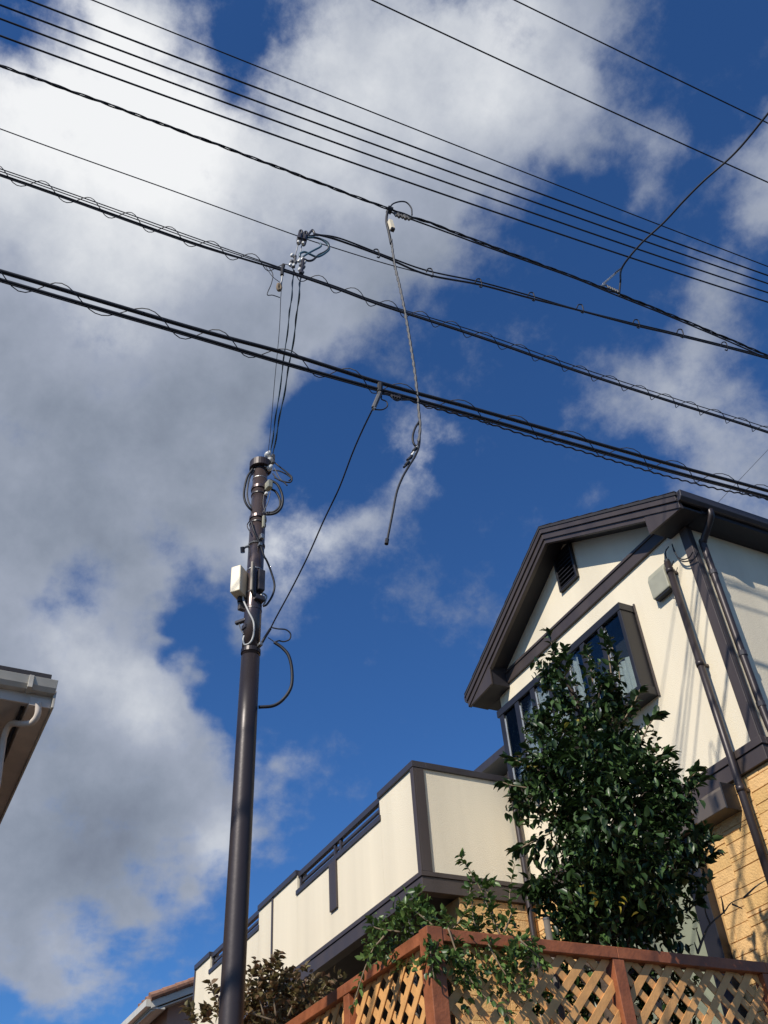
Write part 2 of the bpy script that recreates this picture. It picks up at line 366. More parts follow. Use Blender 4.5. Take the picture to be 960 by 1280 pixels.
# belts
box('belt', M['brown'], house, XL - .02, XR + .02, YF - .035, YF - .001, 8.00, 8.165)
box('belt_cap', M['brown'], house, XL - .02, XR + .02, YF - .05, YF - .0355, 8.14, 8.175)
lb = MB(); lb.box(XL + .02, XR + .045, YF - .045, YF + .0, ZB0, ZB1 - .055); lb.box(XR + .0, XR + .045, YF + .0005, YB, ZB0, ZB1 - .055)
lb.build('belt', M['brown'], house, bevel=.004)
lc = MB(); lc.box(XL + .02, XR + .06, YF - .06, YF + .0, ZB1 - .053, ZB1 + .02); lc.box(XR + .0, XR + .06, YF + .0005, YB, ZB1 - .053, ZB1 + .02)
lc.build('belt_cap', M['brown'], house, bevel=.004)
# corner board
box('corner_board', M['brown'], house, XR - .085, XR + .024, YF - .024, YF - .001, ZB1 + .021, 7.995)
box('corner_board', M['darkrail'], house, XR + .001, XR + .024, YF - .0005, YF + .055, ZB1 + .021, 7.92)
# downpipe on the side wall and conduit on the gable wall
dp = MB(); dp.tube(spline([(-5.06, 6.80, 7.98), (-5.07, 6.80, 7.90), (-5.17, 6.80, 7.80), (-5.27, 6.80, 7.70), (-5.285, 6.80, 7.55), (-5.285, 6.80, 5.7), (-5.25, 6.80, 5.45), (-5.25, 6.80, 5.2), (-5.27, 6.80, 2.2)], 6), .037, 14)
dpo = dp.build('downpipe', M['pole'], house, smooth=True)
for z in (7.28, 6.3, 5.75, 4.3):
    MB().tube([(-5.285 if z > 5.5 else -5.262, 6.80, z), (-5.285 if z > 5.5 else -5.262, 6.80, z + .05)], .042, 14).build('pipe_clip', M['darkrail'], dpo)
cx = -5.645
cd = MB().tube([(cx, YF - .10, 7.64), (cx, YF - .10, 3.0)], .037, 14).build('conduit', M['pole'], house, smooth=True)
MB().tube([(cx, YF - .10, 7.635), (cx, YF - .10, 7.67)], .03, 14).build('conduit_mouth', M['black'], cd)
for z in (7.50, 6.35, 5.05, 4.0):
    MB().tube([(cx, YF - .10, z), (cx, YF - .10, z + .06)], .043, 14).build('coupling', M['pole'], cd, smooth=True)
    box('clip', M['brown'], cd, cx - .015, cx + .015, YF - .07, YF - .001, z + .01, z + .04)
# left corner downpipe
lp_ = MB().tube(spline([(-9.07, 6.63, 6.83), (-9.07, 6.62, 6.6), (-9.07, 6.62, 5.5), (-9.07, 6.6, 5.0), (-9.07, 6.6, 2.2)], 6), .036, 12).build('downpipe', M['pole'], house, smooth=True)
for z in (6.45, 5.75, 4.7): MB().tube([(-9.07, 6.62, z), (-9.07, 6.62, z + .04)], .041, 12).build('pipe_clip', M['darkrail'], lp_)
# gable vent
vt = empty('gable_vent', None, None); vt.parent = house
vx0, vx1, vz0, vz1 = -7.475, -7.10, 8.515, 9.10
for b in ((vx0, vx0 + .03, vz0, vz1), (vx1 - .03, vx1, vz0, vz1), (vx0 + .0305, vx1 - .0305, vz0, vz0 + .03)):
    box('vent_frame', M['bay'], vt, b[0], b[1], YF - .045, YF - .002, b[2], b[3])
box('vent_back', M['black'], vt, vx0 + .031, vx1 - .031, YF - .006, YF - .002, vz0 + .031, vz1)
for k in range(8):
    z = vz0 + .045 + k * .058
    MB().prism([(YF - .038, z), (YF - .008, z + .035), (YF - .008, z + .041), (YF - .038, z + .006)], 0, vx0 + .032, vx1 - .032).build('louvre', M['soffit'], vt)
# bay window
bw = empty('bay_window', None, None); bw.parent = house
bx0, bx1, by, bz0, bz1 = -8.93, -6.385, 6.50, 6.45, 7.585
box('bay_cap', M['bay'], bw, bx0 - .03, bx1 + .012, by - .018, YF - .002, 7.495, bz1)
box('bay_sill', M['bay'], bw, bx0 - .015, bx1 + .012, by - .018, YF - .002, bz0, 6.545)
box('bay_cheek', M['bay'], bw, bx1 - .045, bx1, by + .002, YF - .002, 6.546, 7.494)
box('bay_cheek', M['bay'], bw, bx0, bx0 + .045, by + .002, YF - .002, 6.546, 7.494)
box('bay_flange', M['brown'], bw, bx1 + .013, bx1 + .035, YF - .02, YF - .002, bz0 - .015, bz1 + .015)
box('bay_post', M['bay'], bw, bx1 - .052, bx1 - .001, by - .012, by + .05, 6.546, 7.494)
for k in range(7):
    x0 = -8.82 + .351 * k; x1 = x0 + (.245 if k < 6 else .28)
    box('mullion', M['bay'], bw, x0 - .1, x0 - .012, by - .01, by + .05, 6.546, 7.494)
    pn = box('pane', M['clear'], bw, x0 - .011, x1 - .006, by + .012, by + .018, 6.546, 7.494, bevel=0)
    box('bead_highlight', M['bead'], pn, x0 - .010, x0 + .001, by - .004, by + .0115, 6.55, 7.42, bevel=0)  # inner frame edge, coloured pale to paint in its highlight
box('room_dark_sheet', M['inside'], bw, bx0 + .05, bx1 - .05, YF - .012, YF - .003, 6.547, 7.493, bevel=0)  # dark sheet close behind the panes, painting in the unlit interior
def curtain(x0, x1, z0, z1):
    b = MB(); n = int((x1 - x0) / .012)
    for i in range(n + 1):
        x = x0 + (x1 - x0) * i / n; y = by + .06 + .014 * math.sin(x * 75) + .006 * math.sin(x * 31)
        b.v += [(x, y, z0), (x, y, z1)]
    b.f = [(2 * i, 2 * i + 2, 2 * i + 3, 2 * i + 1) for i in range(n)]
    b.build('curtain', M['cloth'], bw, smooth=True)
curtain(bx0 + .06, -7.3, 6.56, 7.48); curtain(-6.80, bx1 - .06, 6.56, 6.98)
# junction box with its cables on the gable wall
jb = empty('terminal_box', None, None); jb.parent = house
q = MB(); q.prism([(YF - .004, 7.39), (YF - .085, 7.395), (YF - .09, 7.63), (YF - .06, 7.71), (YF - .004, 7.715)], 0, -6.0, -5.73)
q.build('box_cover', M['greybox'], jb, bevel=.012)
box('box_base', M['black'], jb, -5.98, -5.75, YF - .075, YF - .01, 7.37, 7.389)
box('box_bracket', M['steel'], jb, -5.727, -5.70, YF - .05, YF - .003, 7.42, 7.70)
def housecable(pts, r=.007, mt='black', par=jb, y=YF - .06):
    MB().tube(spline([at(a, b, 1, y) for a, b in pts], 8), r, 6).build('cable', M[mt], par, smooth=True)
housecable([(836, 683), (832, 690), (834, 700), (839, 708), (842, 701)])
housecable([(840, 680), (844, 692), (852, 699), (861, 697), (866, 690)])
housecable([(841, 684), (848, 698), (856, 702), (868, 698), (873, 690)])
housecable([(841, 722), (843, 735), (840, 745), (843, 748), (848, 740), (845, 725)], .006, 'greycable')
housecable([(833, 686), (831, 696), (833, 708), (840, 716)], .006, 'greycable')
# ---- balcony
bal = empty('balcony', None, None); bal.parent = house
BY, BX0, BX1 = 5.28, -17.35, -9.13
ns = [(-12.71, -10.05), (-16.54, -14.24)]
edges = [BX0, -16.54, -14.24, -12.71, -10.05, BX1]
for i in range(5):
    a, b = edges[i], edges[i + 1]; notch = i in (1, 3)
    box('front_panel', M['cream'], bal, a + .0015, b - .0015, BY, BY + .12, 5.44, 6.415 if notch else 6.695, bevel=0)
    if notch:
        box('notch_sill', M['darkrail'], bal, a - .02, b + .02, BY - .02, BY + .14, 6.416, 6.485)
        for z0, z1, y0, nm in ((6.665, 6.745, BY + .01, 'top_rail'), (6.575, 6.615, BY + .04, 'middle_rail')):
            box(nm, M['darkrail'], bal, a + .003, b - .003, y0, y0 + (.06 if nm == 'top_rail' else .035), z0, z1)
        mx = (a + b) / 2
        for x in (a + .05, mx - .09, mx + .09, b - .05):
            box('rail_post', M['darkrail'], bal, x - .025, x + .025, BY + .022, BY + .062, 6.486, 6.664)
    else:
        box('coping', M['darkrail'], bal, a + .001, b - .001 + (.03 if i == 4 else 0), BY - .03, BY + .15, 6.696, 6.775)
box('side_panel', M['cream'], bal, BX1 - .12, BX1, BY + .121, YF - .05, 5.44, 6.695, bevel=0)
box('coping', M['darkrail'], bal, BX1 - .15, BX1 + .03, BY + .151, YF - .05, 6.696, 6.775)
box('corner_trim', M['brown'], bal, BX1 - .055, BX1 + .022, BY - .022, BY - .001, 5.46, 6.695)
box('corner_trim', M['brown'], bal, BX1 + .001, BX1 + .022, BY - .0005, BY + .125, 5.46, 6.695)
box('joint_trim', M['brown'], bal, -13.69, -13.63, BY - .015, BY - .001, 5.46, 6.695)
box('joint_trim', M['brown'], bal, BX0 - .02, BX0 + .04, BY - .015, BY - .001, 5.46, 6.695)
box('drop_trim', M['brown'], bal, -11.56, -11.34, BY - .03, BY - .001, 5.80, 6.415)
fs = MB(); fs.box(BX0, BX1 + .02, BY - .02, BY + .12, 5.235, 5.40); fs.box(BX1 - .12, BX1 + .02, BY + .1205, YF - .05, 5.235, 5.40)
fs.build('fascia', M['brown'], bal, bevel=.004)
fs = MB(); fs.box(BX0, BX1 + .035, BY - .035, BY + .12, 5.401, 5.455); fs.box(BX1 - .12, BX1 + .035, BY + .1205, YF - .05, 5.401, 5.455)
fs.build('fascia_cap', M['brown'], bal, bevel=.004)
box('floor_slab', M['soffit'], bal, BX0 + .01, BX1 - .121, BY + .121, 8.0, 5.27, 5.43, bevel=0)
# recessed wing behind the balcony
box('wing_wall', M['cream'], house, BX0, XL - .001, 8.0, YB, 5.44, 7.93, bevel=0)
wr = MB(); wr.prism([(7.6, 7.93), (7.6, 8.05), (YB, 8.60), (YB, 7.94)], 0, BX0 - .4, XL - .16)
wr.build('wing_roof', M['darkrail'], house)
wn_ = empty('balcony_door', None, None); wn_.parent = house
for x in (-10.9, -10.0, -14.5, -13.6):
    box('door_frame', M['bay'], wn_, x - .02, x + .88, 7.96, 7.998, 5.5, 7.45)
    box('pane', M['glass'], wn_, x + .04, x + .82, 7.95, 7.958, 5.56, 7.4, bevel=0)
# ---- ground floor of block siding
def blocks(parent, holes, u0, u1, z0, z1, place, seed, limit):
    r = random.Random(seed); cnt = 0; rest_ = MB(); H = .236; cells = []
    u = u0
    while u < u1:
        w = r.uniform(.42, .78)
        if u1 - (u + w) < .2: w = u1 - u
        z = z1 + r.choice((0, .06, .12, .18))
        while z > z0:
            kind = r.choice((0, 1, 1, 2, 2, 3, 4))
            for f0, f1 in {0: ((0, 1),), 1: ((0, .5), (.5, 1)), 2: ((0, .36), (.36, 1)), 3: ((0, .64), (.64, 1)), 4: ((0, .33), (.33, .5), (.5, 1))}[kind]:
                us = [u, u + w] if r.random() < .45 else [u, u + w * r.uniform(.3, .7), u + w]
                for q in range(len(us) - 1): cells.append((us[q], us[q + 1], z - H + f0 * H, z - H + f1 * H))
            z -= H
        u += w
    for c in cells:
        a0, a1, c0, c1 = max(c[0], u0) + .002, min(c[1], u1) - .002, max(c[2], z0) + .0022, min(c[3], z1) - .0022
        if a1 - a0 < .02 or c1 - c0 < .015: continue
        zm = (c0 + c1) / 2
        for hx0, hx1, hz0, hz1 in holes:
            if hz0 < zm < hz1:
                if a0 < hx1 < a1: a0 = hx1
                if a0 < hx0 < a1: a1 = hx0
        um = (a0 + a1) / 2
        if a1 - a0 < .02 or any(hx0 < um < hx1 and hz0 < zm < hz1 for hx0, hx1, hz0, hz1 in holes): continue
        dpt = .004 + r.random() * .004; g = .003
        vs = [(a0, 0, c0), (a1, 0, c0), (a1, 0, c1), (a0, 0, c1), (a0 + g, dpt, c0 + g), (a1 - g, dpt + r.uniform(-.001, .001), c0 + g), (a1 - g, dpt, c1 - g), (a0 + g, dpt + r.uniform(-.001, .001), c1 - g)]
        fsx = [(4, 5, 6, 7), (0, 1, 5, 4), (1, 2, 6, 5), (2, 3, 7, 6), (3, 0, 4, 7)]
        vs = [place(*p) for p in vs]
        if cnt < limit:
            b = MB(); b.v = vs; b.f = fsx; o = b.build('brick', M['brick%d' % r.randrange(4)], parent); cnt += 1
        else:
            k = len(rest_.v); rest_.v += vs; rest_.f += [tuple(k + i for i in f) for f in fsx]
    if rest_.v:
        o = rest_.build('brick_field', M['brick'], parent); o['kind'] = 'stuff'
gw = box('ground_wall', M['mortar'], house, XL, XR, YF, YB, 2.15, ZB0 - .001, bevel=0)
WX0, WX1 = -8.35, -6.38
blocks(gw, [(WX0 - .1, WX1 + .02, 2, 4.96)], XL + .0, XR + .0, 2.75, ZB0 - .002, lambda u, d, z: (u, YF - d, z), 3, 190)
blocks(gw, [], YF, 11.0, 2.75, ZB0 - .002, lambda u, d, z: (XR + d, u, z), 5, 0)
# side wall below the balcony
sw = box('porch_wall', M['mortar'], house, XL - .35, XL - .03, 5.73, YF - .001, 2.15, 5.234, bevel=0)
blocks(sw, [], 5.73, YF, 3.6, 5.232, lambda u, d, z: (XL - .03 + d, u, z), 8, 110)
box('porch_back_wall', M['nwall'], house, BX0, XL - .36, 8.6, 8.8, 2.15, 5.43, bevel=0)
box('porch_end_wall', M['cream'], house, BX0, BX0 + .15, 5.5, 8.59, 2.15, 5.234, bevel=0)
MB().tube([(-9.75, 5.6, 5.24), (-9.75, 5.6, 4.0)], .045, 12).build('porch_pipe', M['greycable'], house, smooth=True)
# ground floor window with shutter box
gwn = empty('garden_door', None, None); gwn.parent = house
q = MB(); q.prism([(YF - .002, 4.955), (YF - .17, 4.97), (YF - .17, 5.14), (YF - .13, 5.185), (YF - .002, 5.19)], 0, WX0 - .1, -5.80)
q.build('shutter_box', M['shutter'], gwn, bevel=.006)
box('shutter_end', M['bay'], gwn, -5.799, -5.785, YF - .18, YF - .002, 4.95, 5.2)
box('door_jamb', M['bay'], gwn, WX1 - .19, WX1, YF - .10, YF - .001, 2.3, 4.954, label='dark brown jamb of the garden door')
box('door_jamb', M['bay'], gwn, WX0 - .05, WX0 + .05, YF - .10, YF - .001, 2.3, 4.954)
box('door_mullion', M['bay'], gwn, -7.42, -7.34, YF - .06, YF - .001, 2.3, 4.954)
for a, b in ((WX0 + .051, -7.421), (-7.339, WX1 - .191)):
    box('pane', M['sage'], gwn, a, b, YF - .035, YF - .028, 2.3, 4.954, bevel=0)

# ------------------------------------------------------------------ lattice fence
fence = empty('lattice_fence', 'red-brown garden fence with tan diagonal lattice panels, turning a corner', 'fence')
FX, FY, FT = -5.15, 3.00, 3.40
yposts = [3.0, 4.35, 5.64, 6.93]; xposts = [-5.15, -6.27, -7.39, -8.51, -9.63]
box('corner_post', M['redwood'], fence, FX - .05, FX + .055, FY - .055, FY + .05, 2.2, FT + .012)
for y in yposts[1:]: box('post', M['redwood'], fence, FX - .045, FX + .045, y - .045, y + .045, 2.2, FT - .0695)
for x in xposts[1:]: box('post', M['redwood'], fence, x - .045, x + .045, FY - .045, FY + .045, 2.2, FT - .0695)
for i in range(3):
    box('top_rail', M['redwood'], fence, FX - .05, FX + .05, (yposts[i] + .0515) if i == 0 else yposts[i] + .0015, yposts[i + 1] - .0015, FT - .068, FT + .004)
    box('bottom_rail', M['redwood'], fence, FX - .03, FX + .03, yposts[i] + .055, yposts[i + 1] - .05, 2.26, 2.33)
for i in range(4):
    box('top_rail', M['redwood'], fence, xposts[i + 1] + .0015, (xposts[i] - .0515) if i == 0 else xposts[i] - .0015, FY - .05, FY + .05, FT - .068, FT + .004)
    box('bottom_rail', M['redwood'], fence, xposts[i + 1] + .05, xposts[i] - .055, FY - .03, FY + .03, 2.26, 2.33)
def clip(poly, u0, u1, v0, v1):
    def cut(P, f, inter):
        out = []
        for i in range(len(P)):
            a, b = P[i], P[(i + 1) % len(P)]
            if f(a): out.append(a)
            if f(a) != f(b): out.append(inter(a, b))
        return out
    for ax, val, sg in ((0, u0, 1), (0, u1, -1), (1, v0, 1), (1, v1, -1)):
        if not poly: return poly
        poly = cut(poly, lambda p: sg * (p[ax] - val) >= 0, lambda a, b: tuple(a[k] + (b[k] - a[k]) * (val - a[ax]) / (b[ax] - a[ax]) for k in range(2)))
    return poly
def lattice(u0, u1, v0, v1, mk, ph):
    w = .051 * math.sqrt(2) / 2; H = v1 - v0; p = .174
    for sg in (1, -1):
        c = u0 - H - p + ph if sg > 0 else u0 - p + ph
        end = u1 + (0 if sg > 0 else H) + p
        while c < end:
            ub, ut = c, c + sg * H
            poly = clip([(ub - w, v0), (ub + w, v0), (ut + w, v1), (ut - w, v1)], u0, u1, v0, v1)
            c += p
            if len(poly) < 3: continue
            off = (.001, .008) if sg > 0 else (-.008, -.001)
            b = MB(); n = len(poly)
            b.v = [mk(u, off[0], v) for u, v in poly] + [mk(u, off[1], v) for u, v in poly]
            b.f = [tuple(range(n)), tuple(n + i for i in reversed(range(n)))] + [((i + 1) % n, i, n + i, n + (i + 1) % n) for i in range(n)]
            b.build('slat', M['slat'], fence)
for i in range(3): lattice(yposts[i] + .046, yposts[i + 1] - .046, 2.331, FT - .0685, lambda u, d, v: (FX - .002 + d, u, v), [.02, .07, .03][i])
for i in range(3): lattice(xposts[i + 1] + .046, xposts[i] - .046, 2.331, FT - .0685, lambda u, d, v: (u, FY + .002 - d, v), [.05, .0, .09][i])

# ------------------------------------------------------------------ vegetation
def leaves(name, pos, dirs, nrm, size, mt, parent, wr=0.26, fold=0.18, droop=0.15, kind=True):
    n = len(pos); pos = np.array(pos); d = np.array(dirs, float); d /= np.linalg.norm(d, axis=1)[:, None] + 1e-9
    u = np.array(nrm, float); u -= d * (u * d).sum(1)[:, None]; u /= np.linalg.norm(u, axis=1)[:, None] + 1e-9
    s = np.cross(d, u); L_ = np.array(size)[:, None]
    T = [(0, 0, 0), (.28, -wr * .85, fold * .8), (.28, 0, 0), (.28, wr * .85, fold * .8), (.62, -wr * .9, fold * .5), (.62, 0, -.03), (.62, wr * .9, fold * .5), (1, 0, -droop)]
    V = np.zeros((n, 8, 3))
    for k, (a, b, c) in enumerate(T): V[:, k] = pos + L_ * (d * a + s * b + u * c)
    F = [(0, 2, 1), (0, 3, 2), (1, 2, 5, 4), (2, 3, 6, 5), (4, 5, 7), (5, 6, 7)]
    faces = []
    for f in F:
        base = np.arange(n)[:, None] * 8 + np.array(f)[None]; faces += base.tolist()
    me = bpy.data.meshes.new(name); me.from_pydata(V.reshape(-1, 3).tolist(), [], faces); me.materials.append(mt)
    me.polygons.foreach_set('use_smooth', [True] * len(me.polygons)); me.update()
    o = bpy.data.objects.new(name, me); C.objects.link(o); o.parent = parent
    if kind: o['kind'] = 'stuff'
    return o
def rand_dirs(n): v = rng.normal(size=(n, 3)); return v / np.linalg.norm(v, axis=1)[:, None]
HF = np.array([-0.87, 0.492, 0.0])          # horizontal sight direction
RT = np.array([0.492, 0.87, 0.0])
def tree_c(px, py): return 7.05 - .3 * min(1, max(0, (1150 - py) / 120)) - .3 * min(1, max(0, (1130 - py) / 110)) * min(1, max(0, (px - 730) / 80))
tree = empty('camellia_tree', 'dense dark green glossy-leaved tree standing in front of the gable wall', 'tree')
base = at_plane(750, 1250, HF, 7.0); base[2] = 2.15
top = at_plane(735, 860, HF, 7.9)
trunk_pts = spline([base, base + [.03, .02, .6], at_plane(745, 1110, HF, 6.95), at_plane(742, 1000, HF, 6.85), at_plane(728, 900, HF, 6.8), at_plane(690, 815, HF, 6.8)], 6)
tr = MB().tube(trunk_pts, [max(.008, .065 * (1 - i / len(trunk_pts)) ** .8) for i in range(len(trunk_pts))], 10).build('trunk', M['bark'], tree, smooth=True)
# clumps: pixel bearing, depth, radius in metres, leaf count weight
CL = [(690, 835, 0, .17), (700, 870, 0, .22), (755, 850, .0, .17), (765, 880, .1, .2), (720, 910, 0, .3), (675, 900, 0, .18), (780, 930, .1, .26), (700, 950, -.1, .33),
      (755, 960, -.2, .36), (668, 960, 0, .22), (650, 1000, .1, .15), (810, 960, .1, .2), (820, 1000, .1, .27), (770, 1020, -.25, .38), (710, 1020, -.1, .33),
      (850, 1000, .1, .15), (845, 1040, .0, .24), (800, 1070, -.2, .36), (740, 1080, -.25, .36), (700, 1110, 0, .26), (755, 1130, -.2, .34), (815, 1125, -.1, .30),
      (855, 1090, .05, .18), (835, 1150, .0, .2), (675, 1110, .0, .17), (720, 1150, -.1, .25), (780, 1160, -.1, .24), (830, 970, .0, .14), (700, 985, .1, .3), (745, 900, .2, .3), (865, 1065, 0, .12), (760, 1060, .3, .5), (750, 980, .3, .5), (780, 1120, .3, .4), (700, 1215, .1, .2), (750, 1225, .1, .22), (800, 1220, .1, .22), (850, 1225, .1, .2), (720, 1265, .1, .22), (785, 1265, .1, .25), (845, 1270, .1, .2), (670, 1245, .1, .14)]
P, D, N, S = [], [], [], []
brs = []
for px, py, dz, r in CL:
    r *= .91
    c = at_plane(px, py, HF, tree_c(px, py) + dz * .8)
    # limb from the trunk to the clump
    j = min(range(len(trunk_pts)), key=lambda i: abs(trunk_pts[i][2] - (c[2] - .35)))
    brs.append((trunk_pts[j], c, r))
    # sprigs inside the clump: short twigs with alternate leaves
    for _ in range(int(560 * r ** 1.7) + 4):
        q_ = rand_dirs(1)[0]; rad = r * (rng.random() ** .45) * 1.05
        tip = c + q_ * rad * np.array([1, 1, 1.1]); tw = q_ * .8 + np.array([0, 0, .45]) + rng.normal(size=3) * .4
        tw /= np.linalg.norm(tw)
        for k in range(rng.integers(4, 8)):
            p = tip - tw * k * .03 + rng.normal(size=3) * .008
            a = rng.random() * 6.28; o1 = np.cross(tw, [math.cos(a), math.sin(a), .3]); o1 /= np.linalg.norm(o1) + 1e-9
            P.append(p); D.append(tw * .55 + o1 * .9 + np.array([0, 0, -.25])); N.append(tw * .5 + np.array([0, 0, .9]) + rng.normal(size=3) * .35); S.append(.045 + rng.random() ** 1.5 * .055)
for k, (a, c, r) in enumerate(brs):
    mid = (np.array(a) + c) / 2 + np.array([0, 0, -.05]) + rng.normal(size=3) * .04
    pts = spline([a, mid, c], 5)
    MB().tube(pts, [.016 * (1 - .7 * i / len(pts)) for i in range(len(pts))], 6).build('branch', M['bark'], tree, smooth=True)
# long shoots standing out of the crown
SH = [[(697, 850), (692, 815), (685, 790)], [(700, 870), (708, 835), (705, 812)], [(765, 850), (760, 815), (754, 795)], [(775, 850), (772, 830), (762, 800)], [(742, 860), (738, 830), (733, 812)],
      [(800, 930), (812, 905), (822, 893)], [(815, 960), (828, 945), (838, 942)], [(850, 990), (862, 975), (873, 962)], [(845, 1010), (868, 985), (880, 972)], [(860, 1080), (875, 1062), (889, 1050)], [(865, 1090), (880, 1075), (893, 1066)],
      [(660, 985), (640, 982), (628, 978)], [(665, 960), (648, 952), (634, 947)], [(670, 1050), (655, 1058), (646, 1063)], [(680, 1090), (665, 1105), (655, 1115)], [(780, 900), (792, 880), (800, 862)], [(850, 1140), (870, 1130), (878, 1120)], [(690, 1040), (672, 1052), (668, 1075)], [(700, 1050), (690, 1062), (688, 1080)], [(835, 1060), (870, 1050), (880, 1040)]]
for sh in SH:
    pts = spline([at_plane(a, b, HF, tree_c(a, b)) for a, b in sh], 6)
    MB().tube(pts, .006, 5).build('shoot', M['stem'], tree, smooth=True)
    for i in range(2, len(pts)):
        tw = np.array(pts[i]) - np.array(pts[i - 1]); tw /= np.linalg.norm(tw)
        for k in range(2 if i > 4 else 1):
            P.append(np.array(pts[i])); a = rng.random() * 6.28; o1 = np.cross(tw, [math.cos(a), math.sin(a), .3])
            D.append(tw * .8 + o1 * .8 + [0, 0, -.1]); N.append(np.array([0, 0, .9]) + rng.normal(size=3) * .4); S.append(.065 + rng.random() * .035)
leaves('crown', P, D, N, S, M['leaf'], tree)
yl = [(668, 958), (787, 1130), (765, 1128), (738, 1110), (742, 1128), (712, 905)]
P2 = [at_plane(a, b, HF, 6.4) for a, b in yl for _ in range(2)]
leaves('yellow_leaf', [p + rng.normal(size=3) * .03 for p in P2], rand_dirs(12) + [0, 0, -.3], rand_dirs(12) * .4 + [0, 0, 1], [.06] * 12, M['yleaf'], tree, kind=True)

def sprays(root, stems, mt, plane, c, leaf=.045, r=.004, dens=2, stem_m='stem', wr=.26, jit=.35):
    P, D, N, S = [], [], [], []
    for st in stems:
        pts = spline([at_plane(a, b, plane, c + (dd if isinstance(dd, (int, float)) else 0)) for a, b, dd in st], 7)
        MB().tube(pts, [r * (1.3 - .8 * i / len(pts)) for i in range(len(pts))], 5).build('stem', M[stem_m], root, smooth=True)
        for i in range(3, len(pts)):
            tw = np.array(pts[i]) - np.array(pts[i - 1]); tw /= np.linalg.norm(tw)
            for k in range(dens):
                a = rng.random() * 6.28; o1 = np.cross(tw, [math.cos(a), math.sin(a), .3]); ln = leaf * rng.uniform(.7, 1.25)
                P.append(np.array(pts[i]) - tw * rng.random() * .03 + rng.normal(size=3) * .006); D.append(tw * .6 + o1 + np.array([0, 0, -.1])); N.append(np.array([0, 0, .9]) + rng.normal(size=3) * jit); S.append(ln)
    return leaves('leaves', P, D, N, S, mt, root, wr=wr)
def bush(root, clumps, mt, plane, c, leaf, dens, wr=.3):
    P, D, N, S = [], [], [], []
    for px, py, dz, r in clumps:
        cc = at_plane(px, py, plane, c + dz)
        for _ in range(int(dens * r * r * 1000)):
            q_ = rand_dirs(1)[0]; p = cc + q_ * r * rng.random() ** .5
            tw = q_ + np.array([0, 0, .3]) + rng.normal(size=3) * .5
            for k in range(3):
                P.append(p + rng.normal(size=3) * .02); D.append(tw + rng.normal(size=3) * .8); N.append(np.array([0, 0, .8]) + rng.normal(size=3) * .5); S.append(leaf * rng.uniform(.6, 1.3))
    return leaves('leaves', P, D, N, S, mt, root, wr=wr)
vine = empty('climbing_shrub', 'bright green leafy climber spilling over the fence corner', 'shrub')
pv = 5.95
bush(vine, [(510, 1150, .35, .15), (545, 1160, .2, .12), (485, 1165, .4, .12), (525, 1135, .3, .09), (560, 1195, .0, .12), (585, 1215, .05, .09), (600, 1190, .15, .10), (625, 1165, .25, .08), (600, 1150, .3, .08), (650, 1180, .2, .08), (575, 1245, .1, .06),
            (620, 1225, .2, .09), (655, 1240, .3, .07), (535, 1200, -.05, .09), (640, 1200, .2, .09), (665, 1195, .25, .07), (470, 1185, .3, .08), (500, 1200, .3, .08), (590, 1165, .3, .07)], M['vleaf'], HF, pv, .048, 2.7)
sprays(vine, [[(625, 1170, .2), (612, 1140, .2), (600, 1110, .2), (585, 1085, .2), (573, 1068, .2)], [(620, 1160, .2), (612, 1125, .2), (607, 1105, .2), (618, 1102, .2)], [(600, 1170, .2), (592, 1150, .2), (590, 1125, .2), (586, 1108, .2)],
              [(630, 1165, .2), (640, 1140, .2), (637, 1120, .2), (643, 1080, .2)], [(560, 1170, .1), (575, 1150, .1), (583, 1135, .1), (590, 1100, .1)], [(545, 1160, .2), (520, 1140, .2), (505, 1130, .2)], [(500, 1165, .3), (470, 1160, .3), (462, 1150, .3)],
              [(540, 1165, .0), (538, 1190, -.1), (543, 1225, -.1)], [(560, 1160, 0), (575, 1200, .0), (600, 1240, .0), (640, 1270, 0)], [(650, 1175, .1), (672, 1195, .1), (685, 1210, .1)], [(480, 1170, .2), (462, 1195, .2), (440, 1260, .2)], [(610, 1180, .1), (630, 1215, .1), (655, 1245, .1)]],
       M['vleaf'], HF, pv, .055, .005, 2)
rshrub = empty('bronze_shrub', 'sparse shrub with bronze and red-brown leaves behind the service pole', 'shrub')
bush(rshrub, [(330, 1240, 0, .15), (355, 1235, .1, .14), (375, 1225, .1, .1), (310, 1260, 0, .12), (345, 1265, .1, .2), (395, 1240, .3, .1), (270, 1270, 0, .06), (325, 1215, 0, .08), (300, 1275, 0, .12), (380, 1262, .2, .18), (240, 1272, 0, .05), (420, 1225, .3, .05)], M['rleaf'], HF, 7.9, .06, 1.9)
sprays(rshrub, [[(345, 1270, 0), (340, 1230, 0), (345, 1205, 0), (350, 1190, 0)], [(330, 1270, 0), (322, 1230, 0), (335, 1205, 0)], [(300, 1280, 0), (312, 1230, 0), (320, 1200, 0)], [(290, 1285, 0), (270, 1250, 0), (262, 1225, 0)], [(250, 1290, 0), (240, 1265, 0), (232, 1258, 0)], [(270, 1285, 0), (255, 1265, 0), (258, 1258, 0)], [(360, 1270, 0), (372, 1240, 0), (368, 1220, 0)], [(380, 1275, 0), (398, 1245, 0), (412, 1225, 0)], [(340, 1275, 0), (300, 1262, 0), (285, 1255, 0)]],
       M['rleaf'], HF, 7.8, .06, .006, 3, wr=.33)
